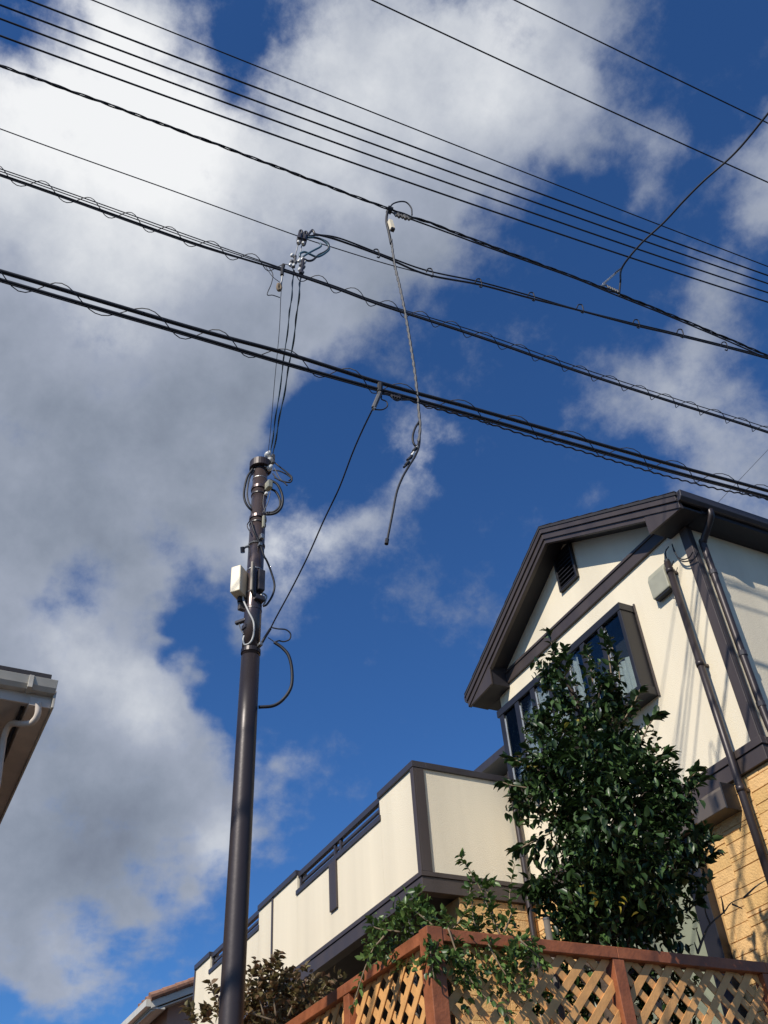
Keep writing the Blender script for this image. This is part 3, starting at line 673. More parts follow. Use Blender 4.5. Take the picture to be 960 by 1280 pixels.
# bare branch by the right of the tree
bb = MB()
for st in ([(872, 1192), (880, 1170), (888, 1155), (905, 1140), (915, 1128), (940, 1118)], [(888, 1155), (882, 1140), (880, 1122)], [(905, 1142), (903, 1128), (901, 1120)], [(872, 1190), (868, 1178)], [(876, 1180), (870, 1160)], [(915, 1130), (928, 1136)], [(930, 1122), (945, 1108), (958, 1100)]):
    pts = spline([at_plane(a, b, HF, 7.0) for a, b in st], 5); r0 = .009 if len(st) > 5 else .008
    bb.tube(pts, [r0 * (1 - .75 * i / len(pts)) for i in range(len(pts))], 6)
tag(bb.build('bare_branch', M['bark'], None, smooth=True), 'leafless dark branch standing above the fence rail beside the tan wall', 'branch')
for a, b, c_, nm in ((683, 1150, 1275, 'grey stake leaning behind the fence right of the corner'), (512, 1152, 1260, 'grey stake standing under the balcony behind the fence')):
    t0 = at_plane(a, b, HF, 6.6); t1 = t0.copy(); t1[2] = 2.16
    s_ = MB().tube([t0, t1], .022, 10).build('garden_stake', M['stake'], None, smooth=True); tag(s_, nm, 'stake')
    MB().tube([t0 + [0, 0, .0], t0 + [0, 0, .012]], .024, 10).build('stake_cap', M['greycable'], s_)

# ------------------------------------------------------------------ service pole
PD = 6.4
pole = empty('service_pole', 'slim brown steel service pole with white box and cable loops near its top', 'pole')
ptop, pbot = at_dist(325, 600, PD), at_dist(288.5, 1280, PD)
axis = (ptop - pbot) / (ptop[2] - pbot[2])
def pc(z): return pbot + axis * (z - pbot[2])
ztop = at_dist(328, 585, PD)[2]
zj = at_dist(314, 822, PD)[2]
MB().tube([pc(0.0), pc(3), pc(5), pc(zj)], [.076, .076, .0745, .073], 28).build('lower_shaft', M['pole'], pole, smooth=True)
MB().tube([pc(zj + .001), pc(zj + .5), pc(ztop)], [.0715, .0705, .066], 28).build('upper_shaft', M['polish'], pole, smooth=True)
MB().tube([pc(ztop - .03), pc(ztop - .028), pc(ztop + .05), pc(ztop + .06)], [.098, .103, .103, .09], 28).build('pole_cap', M['pole'], pole, smooth=False)
def zpx(x, y): return at_dist(x, y, PD)[2]
def band(y, h, r, mt, x=320):
    z = zpx(x, y); MB().tube([pc(z), pc(z + h)], r, 24).build('band', M[mt], pole, smooth=False)
for y, h, r, mt in ((601, .008, .0685, 'steel'), (614, .03, .076, 'polish'), (621, .012, .073, 'darkrail'), (651, .03, .077, 'polish'), (657, .01, .074, 'darkrail'), (684, .016, .0745, 'greycable'), (716, .010, .0735, 'steel'), (745, .012, .0735, 'greycable'), (818, .035, .078, 'pole'), (765, .012, .0735, 'darkrail')): band(y, h, r, mt)
def pp(x, y, dd=0.0): return at_dist(x, y, PD + dd)
def pbox(name, mt, corners, d0, d1, par=pole, bevel=.006):      # a box fixed to the pole: front outline at d0, back at d1
    a = [pp(x, y, d0) for x, y in corners]; off = HF * (d1 - d0)
    b = MB(); n = len(a); b.v = [tuple(p) for p in a] + [tuple(p + off) for p in a]
    b.f = [tuple(range(n)), tuple(n + i for i in reversed(range(n)))] + [((i + 1) % n, i, n + i, n + (i + 1) % n) for i in range(n)]
    return b.build(name, M[mt], par, bevel=bevel)
# upright boxes on brackets: built square to the pole
def ubox(name, mt, px, py, d, w, dpt, h, rot, par=pole, bevel=.008):
    c = pp(px, py, d); ca, sa = math.cos(rot), math.sin(rot)
    b = MB(); b.box(-w / 2, w / 2, -dpt / 2, dpt / 2, -h / 2, h / 2)
    b.v = [(c[0] + x * ca - y * sa, c[1] + x * sa + y * ca, c[2] + z) for x, y, z in b.v]
    return b.build(name, M[mt], par, bevel=bevel)
rb = math.radians(8)
wb = ubox('white_box', 'white', 299.5, 729, -.04, .09, .15, .26, rb + .6)
ubox('cable_gland', 'black', 301, 749, -.02, .04, .05, .06, rb, wb)
ubox('box_foot', 'shutter', 302, 757, .0, .035, .06, .1, rb, wb)
ubox('box_bracket', 'tanplate', 316, 724, -.085, .022, .11, .30, rb + .9)
ubox('equipment_case', 'darkrail', 325, 727, -.06, .075, .06, .21, rb)
ubox('lower_clamp_plate', 'darkrail', 322, 750, -.04, .10, .09, .05, rb)
ubox('grey_tag', 'greybox', 329.5, 652, -.085, .025, .02, .13, rb, bevel=.003)
ubox('grey_connector', 'greybox', 336, 607, -.07, .07, .05, .085, rb)
ubox('connector_foot', 'porcelain', 333, 617, -.08, .03, .03, .03, rb)
ubox('bracket_arm', 'darkrail', 301, 777, .0, .10, .035, .03, rb + .5)
ubox('bracket_end', 'darkrail', 306, 784, -.03, .06, .035, .045, rb)
MB().tube([pp(312, 682, -.02), pp(306, 684, -.02), pp(303, 688, -.03)], .012, 8).build('step_bolt', M['steel'], pole)
MB().tube([pp(303, 684, -.04), pp(303.5, 691, -.02)], .02, 8).build('bolt_head', M['darkrail'], pole)
ubox('clamp_bolt', 'steel', 327, 671, -.075, .04, .03, .05, rb, bevel=.004); ubox('clamp_bolt', 'steel', 325, 681, -.075, .04, .03, .03, rb, bevel=.004)
for x, y in ((335, 568), (336, 576), (331, 581), (337, 585)):
    MB().tube([pp(x - 2.5, y + 2, -.04), pp(x, y, -.04), pp(x + 2.5, y - 3, -.04)], [.022, .03, .018], 10).build('insulator', M['porcelain'], pole, smooth=True)
ubox('insulator_hanger', 'steel', 332, 578, -.05, .03, .035, .14, rb, bevel=.004)
ubox('wire_clamp', 'greycable', 341, 574, -.05, .035, .03, .11, rb, bevel=.004)
def pcable(pts, r=.007, mt='black', nm='cable_loop'):
    return MB().tube(spline([pp(x, y, d) for x, y, d in pts], 8), r, 7).build(nm, M[mt], pole, smooth=True)
pcable([(316, 586, -.05), (309, 597, -.05), (305, 615, -.05), (307, 628, -.05), (315, 638, -.03), (325, 642, .05)], .011)
pcable([(319, 586, -.04), (312, 598, -.04), (309, 615, -.04), (311, 628, -.04), (318, 638, -.02)], .008, 'greycable')
pcable([(337, 600, -.05), (347, 606, -.05), (353, 620, -.05), (352, 633, -.05), (345, 641, -.05), (334, 643, -.03), (326, 640, .02)], .012)
pcable([(338, 611, -.05), (345, 615, -.05), (350, 625, -.05), (349, 634, -.05), (342, 640, -.05), (333, 641, -.03)], .011)
pcable([(341, 588, -.04), (350, 589, -.05), (360, 594, -.05), (365, 599, -.05), (362, 603, -.05), (352, 601, -.05), (343, 597, -.04)], .007)
pcable([(343, 578, -.04), (349, 583, -.05), (358, 590, -.05), (365, 597, -.05), (361, 601, -.05)], .007)
pcable([(341, 592, -.04), (347, 599, -.05), (355, 603, -.05), (359, 607, -.05)], .006)
pcable([(343, 585, -.05), (350, 598, -.05), (357, 604, -.05)], .005, 'greycable')
pcable([(314, 652, -.08), (318, 665, -.085), (325, 680, -.08), (330, 695, -.07), (333, 700, -.06), (338, 712, -.02), (343, 730, 0), (341, 743, 0), (334, 755, .0), (329, 758, .0)], .009)
pcable([(313, 650, -.08), (309, 657, -.05), (313, 666, -.08)], .005, 'darkrail')
pcable([(332, 642, -.08), (329, 630, -.085), (330, 618, -.09)], .004, 'greycable')
pcable([(328, 642, -.08), (335, 628, -.085), (338, 615, -.09)], .004, 'greycable')
pcable([(303, 744, -.03), (305, 752, -.05), (311, 765, -.08), (317, 778, -.085), (317, 793, -.085), (313, 803, -.08), (306, 806, -.06), (304, 800, -.05), (305, 795, -.04)], .008, 'palecable')
pcable([(299, 780, -.02), (301, 787, -.02), (305, 793, -.04)], .004, 'greycable')
pcable([(297, 748, 0), (298, 756, 0), (304, 764, 0), (310, 765, 0)], .004, 'greycable')
pcable([(325, 748, -.06), (328, 742, -.06), (333, 745, -.04), (332, 751, -.03), (329, 757, -.03)], .008, 'steel')
pcable([(338, 784, -.02), (347, 786, -.02), (357, 787, -.02), (363, 792, -.02), (362, 799, -.02), (355, 802, -.02), (348, 801, -.02), (343, 804, -.02)], .006)
pcable([(343, 803, -.02), (353, 810, -.02), (361, 820, -.02), (365, 838, -.01), (364, 858, 0), (355, 873, 0), (342, 882, 0), (323, 884, 0)], .013)
pcable([(335, 797, -.03), (341, 801, -.02), (345, 805, -.02)], .004, 'greycable')
ubox('cable_clamp', 'steel', 325, 806, -.06, .045, .03, .025, rb, bevel=.004)

# ------------------------------------------------------------------ overhead wires
WA = math.radians(3); WN = [-math.cos(WA), math.sin(WA), 0.0]; WD = np.array([math.sin(WA), math.cos(WA), 0])
def wp(px, py, c=4.0): return at_plane(px, py, WN, c)
def run(pts, c, ext=14.0, n=10):            # a wire through measured points, carried on past the frame at both ends
    Q = [wp(x, y, c) for x, y in pts]
    y = np.array([(q - Q[0]) @ WD for q in Q]); z = np.array([q[2] for q in Q])
    co = np.polyfit(y, z, 2 if len(Q) > 2 else 1)
    if len(Q) > 2: co[0] = max(co[0], 0.0012)
    b = Q[0]; a0 = np.polyfit(y, z - co[0] * y * y, 1); co = [co[0], a0[0], a0[1]] if len(Q) > 2 else [0.003, (z[1] - z[0]) / y[1] - .003 * y[1], z[0]]
    ts = np.linspace(y[0] - ext, y[-1] + ext, 60)
    return [np.array([b[0], b[1], 0]) + WD * t + np.array([0, 0, co[0] * t * t + co[1] * t + co[2]]) for t in ts], (b, co, y)
def twist(path, r, turns_pitch, off, k, phase=0):
    out = []
    d = 0; prev = path[0]
    sp = [np.array(q) for q in spline(path, 10)]; cum = np.concatenate([[0], np.cumsum([np.linalg.norm(sp[i + 1] - sp[i]) for i in range(len(sp) - 1)])])
    ds = np.arange(0, cum[-1], turns_pitch / 12); A_ = np.array(sp); fine = [np.array([np.interp(q, cum, A_[:, j]) for j in range(3)]) for q in ds]
    for p in fine:
        d += np.linalg.norm(p - prev); prev = p; a = 2 * math.pi * d / turns_pitch + phase + (.55 * math.sin(d * 1.9 + phase) + .3 * math.sin(d * 5.3)) * (turns_pitch > .2)
        out.append(p + np.array([-WD[1], WD[0], 0]) * math.cos(a) * off + np.array([0, 0, 1]) * math.sin(a) * off)
    return out
SC = 1.0
G5 = 'five parallel power lines high above the street'
for pts, c, r, lab in (
    ([(113, 0), (240, 49), (720, 241), (960, 333)], 3.8, .0065, 'thin uppermost wire of the five parallel power lines'),
    ([(32, 0), (240, 77), (720, 259.5), (960, 344)], 3.9, .009, 'power line second from the top of the five parallel ones'),
    ([(0, 7.5), (240, 94.5), (480, 185), (720, 272.5), (960, 354)], 4.0, .009, 'middle one of the five parallel power lines'),
    ([(0, 24.5), (240, 111), (480, 200.5), (720, 286), (960, 365.5)], 4.0, .009, 'power line second from the bottom of the five parallel ones'),
    ([(0, 45.5), (240, 130.5), (480, 217.5), (720, 300), (960, 377.5)], 4.0, .009, 'lowest of the five parallel power lines')):
    path, _ = run(pts, c); tag(MB().tube(path, r, 6).build('power_line', M['black'], None, smooth=True), lab, 'power line', G5)
for pts, c, r, lab in (([(465, 0), (720, 119), (960, 228)], 3.2, .0085, 'single high wire crossing the deep blue upper right, left of the corner wire'),
                       ([(643, 0), (960, 154)], 2.9, .0085, 'wire nearest the top right corner of the sky')):
    path, _ = run(pts, c); tag(MB().tube(path, r, 6).build('power_line', M['black'], None, smooth=True), lab, 'power line')
# twisted low-voltage cable (e)
lv = empty('twisted_cable', 'thick twisted black cable from which the broken grey cable hangs', 'cable')
epts = [(0, 82), (240, 169), (480, 259), (540, 279.5), (600, 302.5), (720, 347), (780, 370), (860, 402.5), (960, 445)]
epath, _ = run(epts, 4.0)
epath = [p for p in spline([wp(x, y) + 0 for x, y in [(-700, -170), (-300, -24)] + epts + [(1100, 510), (1500, 700)]], 12)]
for k in range(3): MB().tube(twist(epath, 0, .42, .008, 0, k * 2.094), .006, 5).build('strand', M['black'], lv, smooth=True)
e2 = spline([wp(x, y) for x, y in [(488, 265), (515, 274.5), (540, 283.5), (570, 294.5), (600, 305.5), (660, 327), (720, 348.5), (770, 369), (850, 401), (960, 448.5), (1100, 515), (1500, 705)]], 8)
MB().tube(e2, .0075, 6).build('second_strand', M['black'], lv, smooth=True)
MB().tube([wp(484, 261), wp(490, 264)], .035, 10).build('dead_end_clamp', M['black'], lv)
lp2 = spline([wp(486, 261), wp(491, 255), wp(500, 252), (wp(508, 253)), wp(514, 260), wp(515, 269)], 8)
MB().tube(lp2, .007, 7).build('jumper_loop', M['black'], lv, smooth=True)
for k in range(5): MB().tube([wp(493 + k * 4, 266.5 + k * 1.1), wp(495.5 + k * 4, 270 + k * 1.2)], .013 + .005 * (k % 2), 8).build('grip', M['greycable'], lv)
MB().tube([wp(492, 266), wp(514, 272)], .006, 6).build('grip_rod', M['steel'], lv)
# broken cable hanging down
hg = empty('hanging_cable', 'broken grey twisted cable dangling straight down in mid sky', 'cable')
h1 = spline([wp(x, y) for x, y in [(485, 262), (483, 275), (486, 290), (489, 305)]], 6); MB().tube(h1, .012, 7).build('black_lead', M['black'], hg, smooth=True)
h2 = [wp(x, y) for x, y in [(489, 300), (493, 330), (500, 360), (507, 395), (513, 430), (519, 470), (523, 510), (525, 535), (523, 553)]]
for k in range(2): MB().tube(twist([np.array(p) for p in h2], 0, .16, .008, 0, k * 3.1416), .008, 6).build('strand', M['greycable'], hg, smooth=True)
MB().tube(spline([wp(x, y) for x, y in [(524, 527), (519, 535), (516, 545), (517, 554), (521, 558), (524, 552)]], 8), .008, 7).build('cable_eye', M['black'], hg, smooth=True)
MB().tube(spline([wp(x, y) for x, y in [(525, 535), (524, 556), (519, 570), (511, 583), (503, 597), (496, 615), (491, 640), (486, 665), (483.5, 678)]], 8), .0075, 7).build('tail', M['black'], hg, smooth=True)
MB().tube([wp(484, 674), wp(483, 680)], .013, 8).build('tail_end', M['black'], hg)
for k in range(9): MB().tube([wp(522 - k * 1.6, 557 + k * 2.9), wp(519.5 - k * 1.6 - (k % 3), 561 + k * 2.9)], .008 + .004 * (k % 2), 6).build('frayed_wrap', M['black' if k % 3 else 'porcelain'], hg)
b0 = wp(488.5, 283, 3.95); bx = MB().tube([wp(487.5, 276, 3.95), wp(490.5, 286, 3.95)], .024, 4).build('white_sleeve', M['white'], hg)
MB().tube([wp(490.4, 286.2, 3.95), wp(490.9, 288, 3.95)], .023, 4).build('sleeve_end', M['black'], hg)
# f: thin wire with the insulator cluster, then cable pair with rings
fl = empty('bundled_service_cable', 'paired black cable with small rings running right from the insulator cluster', 'cable')
f1 = spline([wp(x, y) for x, y in [(392, 292), (422, 300), (480, 321), (533, 343), (600, 356), (664, 373), (720, 387), (795, 407), (850, 420), (955, 447), (1060, 480), (1500, 640)]], 8)
MB().tube(f1, .009, 7).build('cable_line', M['black'], fl, smooth=True)
f2 = spline([wp(x, y) for x, y in [(395, 293), (425, 298), (480, 319), (533, 338), (600, 352.5), (664, 370), (720, 386.5), (795, 405), (850, 418), (955, 445), (1060, 478), (1500, 638)]], 8)
MB().tube(f2, .007, 7).build('cable_line', M['black'], fl, smooth=True)
for x, y in ((470, 317), (537, 341), (598, 354), (664, 371), (725, 386), (795, 405), (850, 417), (905, 433)):
    MB().tube(spline([wp(x - 4, y - 1), wp(x - 2, y - 5), wp(x + 2, y - 5), wp(x + 4, y), wp(x + 4, y + 5), wp(x + 1, y + 4)], 5), .006, 6).build('ring', M['black'], fl, smooth=True)
fw, _ = run([(0, 161), (220, 240), (372, 296), (415, 310), (480, 330)], 4.0, 12)
fw = [p for p in fw]
fthin = spline([wp(x, y) for x, y in [(-900, -190), (-400, 10), (0, 161), (220, 240), (372, 295), (412, 308), (480, 329), (533, 343)]], 8)
tag(MB().tube(fthin, .0045, 5).build('messenger_wire', M['black'], None, smooth=True), 'thin single wire coming from the left edge to the insulator cluster', 'wire')
ic = empty('insulator_cluster', 'cluster of insulators and drooping jumper loops where the service wires branch off', 'insulators')
def wb_(name, mt, pts, r, n=8, c=4.0): return MB().tube(spline([wp(x, y, c) for x, y in pts], 6), r, n).build(name, M[mt], ic, smooth=True)
for ox, oy in ((0, 0), (6, 1.5)):
    wb_('clevis', 'darkrail', [(374 + ox, 292 + oy), (375 + ox, 288.5 + oy), (377.5 + ox, 289 + oy), (377 + ox, 296 + oy), (375 + ox, 304 + oy), (372.5 + ox, 305 + oy), (372 + ox, 300 + oy), (374 + ox, 292 + oy)], .009)
    MB().tube([wp(375.5 + ox, 293.5 + oy), wp(374 + ox, 299 + oy)], .021, 8).build('strain_insulator', M['darkrail'], ic)
    MB().tube([wp(373.2 + ox, 301.5 + oy, 3.98), wp(372.8 + ox, 303.5 + oy, 3.98)], .012, 8).build('pin', M['porcelain'], ic)
    wb_('tie_rod', 'steel', [(372.6 + ox * .7, 306 + oy), (370 + ox * 1.0, 316 + oy), (368 + ox * 1.1, 323 + oy)], .004)
for x, y in ((365, 319), (368.5, 321), (364.5, 327), (367, 332), (369.5, 328), (363, 331), (374, 326), (378, 324), (376, 331), (379.5, 334), (374.5, 337), (378, 341), (380.5, 328)):
    MB().tube([wp(x - .8, y + 1.6), wp(x - .5, y + 1), wp(x + .5, y - 1), wp(x + .8, y - 1.6)], [.006, .013, .013, .006], 10).build('insulator', M['porcelain' if (x + y) % 3 < 1.1 else ('darkrail' if (x + y) % 2 < 1 else 'greycable')], ic, smooth=True)
MB().tube([wp(376, 342), wp(378, 331), wp(379, 324)], .016, 8).build('clamp', M['darkrail'], ic)
MB().tube([wp(367, 334), wp(369, 322)], .012, 8).build('clamp', M['greycable'], ic)
wb_('jumper_loop', 'teal', [(384, 297), (394, 297), (403, 300), (410, 306), (411, 312), (404, 318), (396, 321), (388, 318), (381, 315), (375, 317), (375, 321)], .009)
wb_('jumper_loop', 'black', [(385, 296), (398, 298), (409, 303), (411, 310), (406, 315), (398, 319), (391, 325), (385, 326), (381, 324)], .009)
wb_('jumper_loop', 'teal', [(400, 304), (401, 308), (392, 313), (383, 318), (379, 321)], .008)
wb_('jumper_loop', 'darkrail', [(384, 295), (389, 289), (391, 288), (394, 293), (398, 294)], .010)
wb_('jumper_loop', 'black', [(377, 292), (382, 292), (386, 295), (394, 294)], .008)
# g: lashed telephone bundle
gb = empty('lashed_cable', 'slim bundle of wires with a spiral lashing, crossing the middle of the sky', 'cable')
gl = [(-900, -90), (-400, 86), (0, 218), (240, 303), (352, 338), (420, 361), (480, 383), (600, 422), (720, 464), (840, 503), (960, 541), (1100, 590), (1500, 740)]
gp = [wp(x, y) for x, y in gl]
MB().tube(spline(gp, 8), .0078, 6).build('cable_line', M['black'], gb, smooth=True)
gu_ = [wp(x, y - (7 if x < 300 else 3 if x < 500 else 6)) for x, y in gl]
MB().tube(spline(gu_, 8), .0042, 5).build('messenger', M['black'], gb, smooth=True)
MB().tube(spline([wp(x, y + (2 if x < 250 else -1)) for x, y in gl], 8), .0045, 5).build('cable_line', M['black'], gb, smooth=True)
MB().tube(spline([wp(x, y - (4 if x < 300 else 2)) for x, y in gl], 8), .004, 5).build('messenger', M['black'], gb, smooth=True)
MB().tube(twist([p + np.array([0, 0, .02]) for p in gp], 0, .29, .044, 0, .6), .0034, 5).build('lashing', M['black'], gb, smooth=True)
MB().tube([wp(354.5, 331), wp(353, 337), wp(352.5, 344)], .014, 8).build('span_clamp', M['black'], gb)
# h: two heavy cables with lashing
hb = empty('lashed_cable', 'pair of heavy black cables with a spiral lashing, lowest across the sky', 'cable')
hu = [(-900, 71), (-400, 223), (0, 339), (240, 410), (360, 442.5), (480, 480), (600, 513), (720, 547), (840, 581), (960, 613.7), (1100, 655), (1500, 780)]
hl = [(-900, 76), (-400, 230), (0, 349.5), (240, 419.5), (360, 455), (480, 488.5), (600, 521.5), (720, 555.5), (840, 589), (960, 621), (1100, 662), (1500, 786)]
MB().tube(spline([wp(x, y) for x, y in hu], 8), .0145, 8).build('heavy_cable', M['black'], hb, smooth=True)
MB().tube(spline([wp(x, y) for x, y in hl], 8), .0122, 8).build('heavy_cable', M['black'], hb, smooth=True)
MB().tube(spline([wp(x, y + 2.5) for x, y in hl], 8), .005, 5).build('messenger', M['black'], hb, smooth=True)
hm = [wp(x, (y + y2) / 2) for (x, y), (_, y2) in zip(hu, hl)]
MB().tube(twist(hm, 0, .47, .062, 0, 1.2), .0036, 5).build('lashing', M['black'], hb, smooth=True)
ht = [wp(x, y) for x, y in [(478, 492), (495, 494), (510, 500), (560, 515), (600, 526), (660, 545), (720, 562), (780, 580), (840, 597), (900, 612), (960, 624.5), (1100, 664)]]
tag(MB().tube(twist(ht, 0, .09, .004, 0), .0065, 6).build('drop_wire', M['black'], None, smooth=True), 'thin wire hanging just under the heavy cable pair towards the house roof', 'wire')
# drop from the heavy pair to the pole
dr = empty('service_drop', 'black wire sloping from the heavy cable pair down to the pole', 'wire')
A0, A1 = wp(466, 511), pp(338, 786, -.04)
pix = [(466, 511), (452, 540), (440, 568), (424, 610), (405, 650), (385, 695), (365, 735), (345, 772), (338, 786)]
Dp = []
for k, (x, y) in enumerate(pix):
    f = k / (len(pix) - 1); d0 = math.hypot(A0[0], A0[1]); d1 = math.hypot(A1[0], A1[1]); Dp.append(at_dist(x, y, d0 + (d1 - d0) * f))
MB().tube(spline(Dp, 8), .0058, 7).build('wire_run', M['black'], dr, smooth=True)
MB().tube([Dp[-1], pp(331, 797, -.05), pp(326, 806, -.07)], .011, 7).build('wire_tail', M['black'], dr, smooth=True)
MB().tube([wp(475, 491), wp(467, 510)], .017, 8).build('tension_sleeve', M['greycable'], dr)
for x, y in ((474, 488), (467.5, 510), (473, 492)): MB().tube([wp(x - 1, y), wp(x + 1, y + 1.5)], .016, 8).build('eye_bolt', M['steel'], dr)
MB().tube([wp(475, 480), wp(474.5, 490)], .022, 8).build('span_clamp', M['black'], dr)
for pts in ([(474, 497), (478, 493), (488, 495), (492, 499), (497, 501), (501, 498), (497, 494), (488, 493)], [(469, 512), (478, 512), (484, 508), (483, 502), (477, 499), (477, 495)], [(488, 494), (494, 499), (502, 500), (512, 500)]):
    MB().tube(spline([wp(x, y) for x, y in pts], 6), .005, 6).build('wire_loop', M['black'], dr, smooth=True)
for k in range(4): MB().tube([wp(489 + k * 3, 494 + k * .8), wp(491 + k * 3, 496.5 + k * .8)], .013, 7).build('grip', M['darkrail'], dr)
# three wires from the insulators down to the pole top
for nm, top_, mids, mt, lab, rr in (
    ('w', (353, 345), [(351, 372), (349, 415), (343, 480), (338, 540), (335, 566)], 'greycable', 'left and thinnest of the wires dropping from the insulators to the pole top', .0035),
    ('w', (367, 338), [(365, 365), (361, 400), (354, 455), (345, 520), (338, 566)], 'teal', 'middle bluish wire dropping from the insulators to the pole top', .0055),
    ('w', (376, 343), [(374, 365), (369, 410), (360, 465), (350, 520), (341, 568)], 'teal', 'right and thickest blue-black wire dropping from the insulators to the pole top', .0065)):
    px_ = [top_] + mids; r0 = wp(*top_); d0 = math.hypot(r0[0], r0[1]); d1 = PD - .04
    pts = [at_dist(x, y, d0 + (d1 - d0) * k / (len(px_) - 1)) for k, (x, y) in enumerate(px_)]
    root = empty('service_wire', lab, 'wire')
    fine = spline(pts, 10)
    MB().tube(fine, rr * .8, 6).build('conductor', M[mt], root, smooth=True)
    if rr > .005:
        tw = []
        for i, p in enumerate(fine):
            a = i * .55; tw.append(p + RT * math.cos(a) * rr * 1.3 + HF * math.sin(a) * rr * 1.3)
        MB().tube(tw, rr * .55, 6).build('conductor', M['black'], root, smooth=True)
tp = empty('telephone_tap', 'small brass-coloured wire grip hanging below the slim lashed bundle', 'wire grip')
for pts, r, mt in (([(353, 344), (352, 352), (349, 357)], .006, 'steel'), ([(349, 355), (351, 360), (349, 363), (347, 360), (348, 355)], .012, 'stem'), ([(335, 332), (341, 343), (339, 355), (334, 368), (341, 369), (350, 372)], .0035, 'black'), ([(350, 353), (340, 345), (330, 330)], .0025, 'black')):
    MB().tube(spline([wp(x, y) for x, y in pts], 6), r, 6).build('tap_wire', M[mt], tp, smooth=True)
# branch to the upper right
br_ = empty('branch_cable', 'black cable rising from the chained insulators to the upper right corner', 'cable')
cpx = [(778, 334), (800, 306), (830, 278), (855, 251), (880, 226), (920, 190), (960, 142), (1010, 80)]
cp = [at(x, y, 2, 9.1 + .0 * k) for k, (x, y) in enumerate(cpx)]
MB().tube(spline([wp(774, 370), wp(775.5, 352), cp[0]] + cp[1:], 8), .0095, 7).build('cable_line', M['black'], br_, smooth=True)
MB().tube([wp(769, 341), cp[0]], .007, 6).build('cable_tail', M['black'], br_)
for k in range(9):
    f = k / 8; x, y = 755 + 20 * f, 354 - 17 * f
    MB().tube(spline([wp(x - 1.6, y + 1.6), wp(x - .3, y - .8), wp(x + 1.6, y - 1.4), wp(x + .4, y + .9), wp(x - 1.6, y + 1.6)], 3), .005, 5).build('chain_link', M['steel'], br_, smooth=True)
for k in range(5): MB().tube([wp(759 + k * 3, 357 + k * 1.4), wp(761 + k * 3, 360 + k * 1.4)], .010, 7).build('grip', M['greycable'], br_)
MB().tube([wp(751, 358), wp(757, 356)], .012, 7).build('eye_bolt', M['steel'], br_)
fwz = [at(980, 541, 0, -9.5), at(890, 636, 0, -9.5)]; d_ = fwz[1] - fwz[0]
tag(MB().tube([fwz[0] - d_ * 2, fwz[1] + d_ * .35], .006, 5).build('stay_wire', M['greycable'], None), 'faint thin wire slanting behind the right roof edge', 'wire')

# ------------------------------------------------------------------ neighbouring house, left
nh = empty('neighbour_house', 'neighbouring house corner at the left edge with pale gutter and taupe eaves', 'house')
E0 = at(73.4, 850.4, 2, 6.0); ex, ey = E0[0], E0[1]
nw, ns_ = ex - 14, ey - 12
g = MB(); g.prism([(ex, 6.0), (ex - .02, 5.93), (ex - .05, 5.895), (ex - .115, 5.895), (ex - .115, 6.0), (ex - .105, 6.0), (ex - .10, 5.91), (ex - .055, 5.91), (ex - .012, 6.0)], 1, ns_, ey - .002)
# prism axes for ax=1 are (x,z)
g.build('gutter', M['ngutter'], nh, bevel=.003)
MB().box(ex - .118, ex + .004, ey - .24, ey - .2, 5.888, 6.004).build('gutter_joint', M['ngutter'], nh, bevel=.003)
box('fascia', M['nsoffit'], nh, ex - .14, ex - .117, ns_, ey, 5.80, 5.985)
box('verge_board', M['nsoffit'], nh, nw, ex - .10, ey - .19, ey - .012, 5.78, 5.86)
box('verge_strip', M['ngutter'], nh, nw, ex - .06, ey - .011, ey + .010, 5.768, 5.93)
box('soffit', M['nsoffit'], nh, nw, ex - .141, ns_, ey - .02, 5.87, 5.90, bevel=0)
box('soffit_shade_strip', M['bay'], nh, nw, ex - .30, ey - .235, ey - .205, 5.835, 5.869)  # dark strip painting in the shade line where wall meets soffit
box('soffit_vent', M['black'], nh, ex - .48, ex - .36, ey - 1.2, ey - .52, 5.855, 5.869)
box('wall', M['nwall'], nh, nw, ex - .62, ns_, ey - .42, 0.0, 5.869, bevel=0)
box('wall_belt', M['rosewall'], nh, nw, ex - .60, ns_, ey - .40, 5.35, 5.55)
rfz = MB(); mxx, myy = (ex + nw) / 2, (ey + ns_) / 2
rfz.v = [(ex - .03, ey - .03, 6.0), (ex - .03, ns_, 6.0), (nw, ns_, 6.0), (nw, ey - .03, 6.0), (mxx, ey - 5, 7.7), (mxx, ns_ + 5, 7.7)]
rfz.f = [(0, 3, 4), (0, 4, 5, 1), (1, 5, 2), (2, 5, 4, 3), (0, 1, 2, 3)]
rfz.build('roof', M['roof'], nh)
for k in range(6):                                   # stepped slate courses above the gutter
    o = .02 + k * .17; zz = 6.005 + k * .095
    box('slate_course', M['roof'], nh, ex - o - .2, ex - o, ns_, ey - .06 - k * .24, zz, zz + .05)
npipe = spline([at(48, 878, 0, ex - .1), at(47, 893, 0, ex - .12), at(40, 903, 0, ex - .18), at(28, 905, 0, ex - .3), at(14, 905, 0, ex - .45), at(6, 918, 0, ex - .52), at(1, 948, 0, ex - .54), at(-4, 985, 0, ex - .54)], 7)
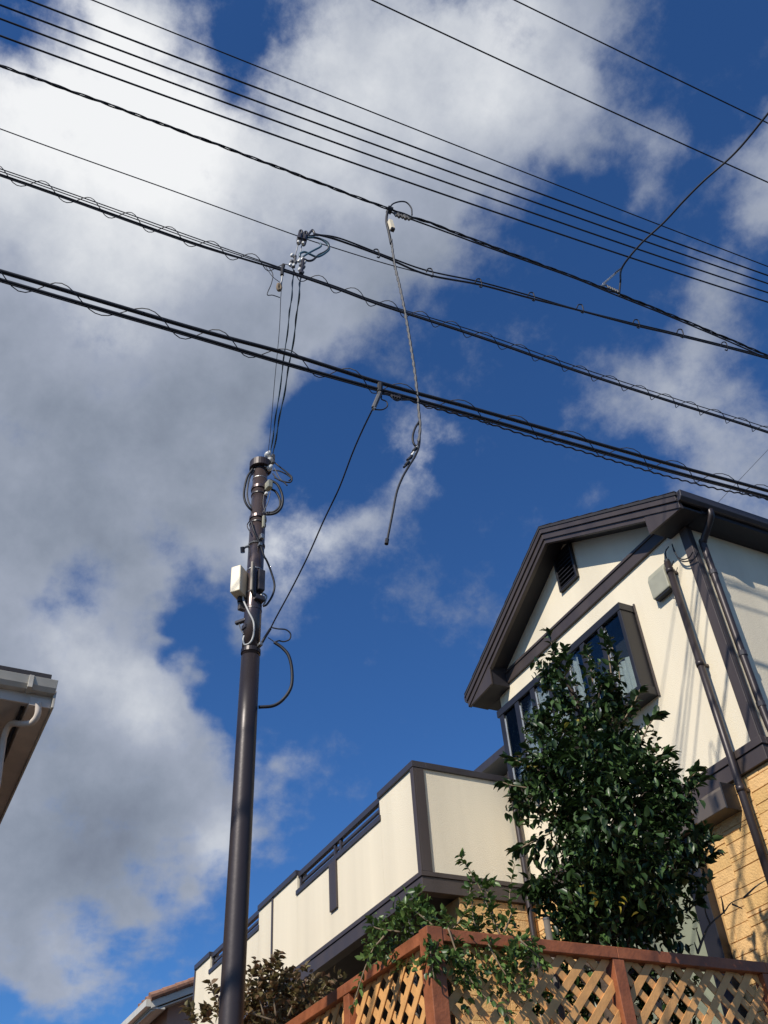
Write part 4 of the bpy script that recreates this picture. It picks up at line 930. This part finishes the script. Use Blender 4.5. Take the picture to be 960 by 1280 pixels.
MB().tube(npipe, .027, 12).build('downpipe', M['nsoffit'], nh, smooth=True)

# ------------------------------------------------------------------ far house with terracotta tiles
th = empty('tiled_house', 'distant house with terracotta roof tiles and ivory gutter beyond the balcony end', 'house')
G0 = at_dist(187, 1249, 22.0); tx, ty, tz = G0
sr = .40
W_ = 5.0
box('gutter', M['nwhite'], th, tx - 12, tx, ty - .07, ty + .05, tz - .14, tz)
box('eave_board', M['nwhite'], th, tx - 12, tx - .02, ty + .051, ty + .35, tz - .17, tz - .13)
vb = MB(); vb.prism([(ty + .05, tz - .02), (ty + W_, tz - .02 + sr * W_), (ty + W_, tz - .17 + sr * W_), (ty + .05, tz - .17)], 0, tx - .05, tx)
vb.build('verge_board', M['nwhite'], th, bevel=.01)
sb = MB(); sb.prism([(ty + .06, tz - .19), (ty + W_, tz - .19 + sr * W_), (ty + W_, tz - .22 + sr * W_), (ty + .06, tz - .22)], 0, tx - 12, tx - .051)
sb.build('soffit', M['nwhite'], th)
gwl = MB(); gwl.prism([(ty + .5, 0), (ty + W_, 0), (ty + W_, tz - .2 + sr * W_), (ty + .5, tz - .2 + sr * .45)], 0, tx - 12, tx - .35)
gwl.build('wall', M['rosewall'], th)
rs_ = MB(); rs_.prism([(ty + .0, tz + .0), (ty + W_, tz + sr * W_), (ty + W_, tz - .03 + sr * W_), (ty + .0, tz - .03)], 0, tx - 12, tx - .02)
rs_.build('roof', M['terracotta'], th)
for k in range(16):                                   # verge tiles, each a rounded hood
    y0 = ty + .02 + k * .27; z0 = tz + sr * (y0 - ty)
    pts = [(tx + .01, y0 - .02, z0 + .035), (tx + .01, y0 + .28, z0 + .035 + sr * .3)]
    MB().tube(pts, [.085, .07], 10).build('roof_tile', M['terracotta'], th, smooth=False)
for k in range(10):
    for j in range(3):
        y0 = ty + .02 + k * .27; z0 = tz + sr * (y0 - ty)
        MB().tube([(tx - .25 - j * .27, y0 - .02, z0 + .025), (tx - .25 - j * .27, y0 + .28, z0 + .025 + sr * .3)], [.08, .07], 8).build('roof_tile', M['terracotta'], th)
